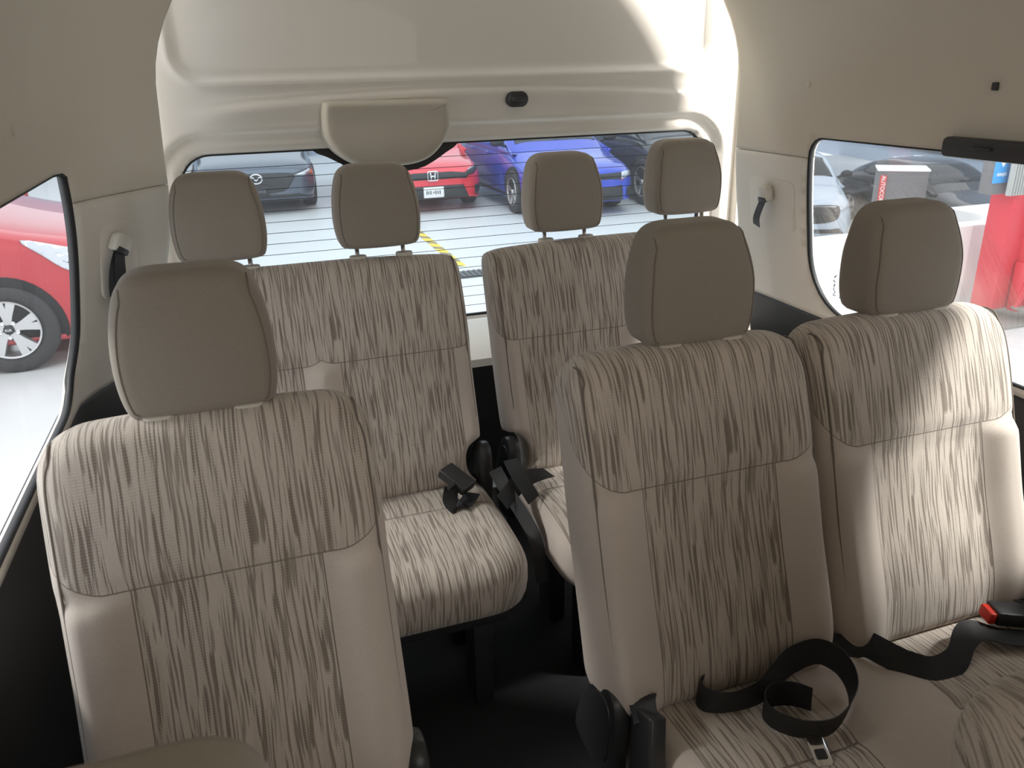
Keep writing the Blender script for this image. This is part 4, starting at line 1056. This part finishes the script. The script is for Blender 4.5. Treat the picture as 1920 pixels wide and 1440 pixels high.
# lift column
lf = thing('lift_column', 'red steel vehicle lift column beside the right window edge', 'lift', (6.1, 5.0, GZ))
lr = simple('lift red paint', (.62, .03, .05), .4, var=.15); steel = simple('dusty grey steel', (.30, .29, .27), .6, .3)
box('column', (6.06, 5.0, GZ+1.35), (.20, .22, 2.5), lr, lf, .008); box('column_flange', (6.20, 4.93, GZ+1.35), (.10, .20, 2.5), lr, lf, .008)
box('base_plate', (6.2, 4.95, GZ+.012), (.7, .6, .024), steel, lf, .006)
box('carriage', (6.26, 4.83, GZ+.30), (.30, .10, .42), lr, lf, .01)
mkbm('gusset', extrude_poly([(0, 0), (.24, 0), (.24, .40), (.12, .40)], .03, lambda a, b, d: (6.08+a, 4.76+d, GZ+.14+b), .004), lr, lf)
box('arm_plate', (6.25, 4.74, GZ+.13), (.34, .14, .03), steel, lf, .006); box('stop_bar', (6.28, 4.76, GZ+.62), (.20, .06, .05), steel, lf, .006)
for xx in (6.16, 6.28): 
    V, F = lathe_geo([(.014, 0), (.014, .04), (.02, .04), (.02, .055)], (0, 0, 1), (xx, 4.73, GZ+.145), 12); mk('bolt', V, F, MC['chrome'], lf)
cb = thing('control_cabinet', 'grey ribbed control box on the lift column with a blue ABAJO sign', 'control box', (5.93, 4.8, Z0-1.0))
box('cabinet', (5.81, 4.97, Z0-.79), (.18, .12, .46), gry, cb, .006)
bm = bmesh.new(); box_bm(bm, (5.885, 4.83, Z0-.79), (.17, .03, .46), .003)
for k in range(6): box_bm(bm, (5.815+k*.028, 4.812, Z0-.79), (.014, .02, .46), .003)
mkbm('ribbed_cover', bm, simple('ribbed grey', (.40, .41, .40), .6), cb)
bs = box('sign_panel', (5.785, 4.902, Z0-.82), (.155, .01, .215), simple('sign blue', (.05, .33, .75), .5), cb, .002)
mkbm('arrow', extrude_poly([(-.05, .075), (0, .002), (.05, .075)], .002, lambda a, b, d: (5.785+a, 4.895+d, Z0-.805+b)), MC['white'], bs)
text_mesh('sign_letters', 'ABAJO', .035, MC['white'], lambda a, b, d: (5.785+a, 4.896-d, Z0-.86+b), bs, .001)
tag(box('white_crate', (7.45, 6.4, Z0-1.68), (.62, .5, .42), MT['wallw'], bev=.01), 'white block standing behind the low white wall beside the lift', 'block')
bpy.data.objects['white_crate'].scale = (1, 1, 1)
# ------------------------------------------------------------------ light
def area(name, loc, target, size, power, col=(1, 1, 1), shape='RECTANGLE', spread=None):
    l = bpy.data.lights.new(name, 'AREA'); l.shape = shape; l.size = size[0]; l.size_y = size[1]; l.energy = power; l.color = col
    if spread: l.spread = spread
    o = bpy.data.objects.new(name, l); COL.objects.link(o); o.location = loc
    o.rotation_euler = (Vector(target)-Vector(loc)).to_track_quat('-Z', 'Y').to_euler(); return o
w = bpy.data.worlds.new('world'); SC.world = w; w.use_nodes = True
bg = w.node_tree.nodes['Background']; bg.inputs[0].default_value = (.93, .96, 1.0, 1); bg.inputs[1].default_value = 1.45
area('garage_ceiling', (3, 9, 5.5), (3, 9, 0), (10, 8), 300, (.95, .98, 1))
area('added_light_right', (3.3, .1, 3.2), (1.15, .95, .6), (.7, .35), 390, (1, .95, .88))  # area light added outside the right window for the bright patch on the seat
area('added_light_left', (-3.3, 2.5, 3.6), (.3, 1.6, .5), (1.4, .5), 160, (1, .94, .87))  # added without a fixture, brightens the back bench cushion and the left floor
area('windscreen_daylight', (.57, -1.15, 1.75), (.57, 1.6, .85), (1.5, .75), 9, (1, .93, .84))
SC.view_settings.view_transform = 'Standard'; SC.view_settings.look = 'None'; SC.view_settings.exposure = 0; SC.view_settings.gamma = 1
SC.cycles.max_bounces = 8; SC.cycles.transparent_max_bounces = 16; SC.cycles.use_denoising = True
SC.cycles.caustics_reflective = False; SC.cycles.caustics_refractive = False
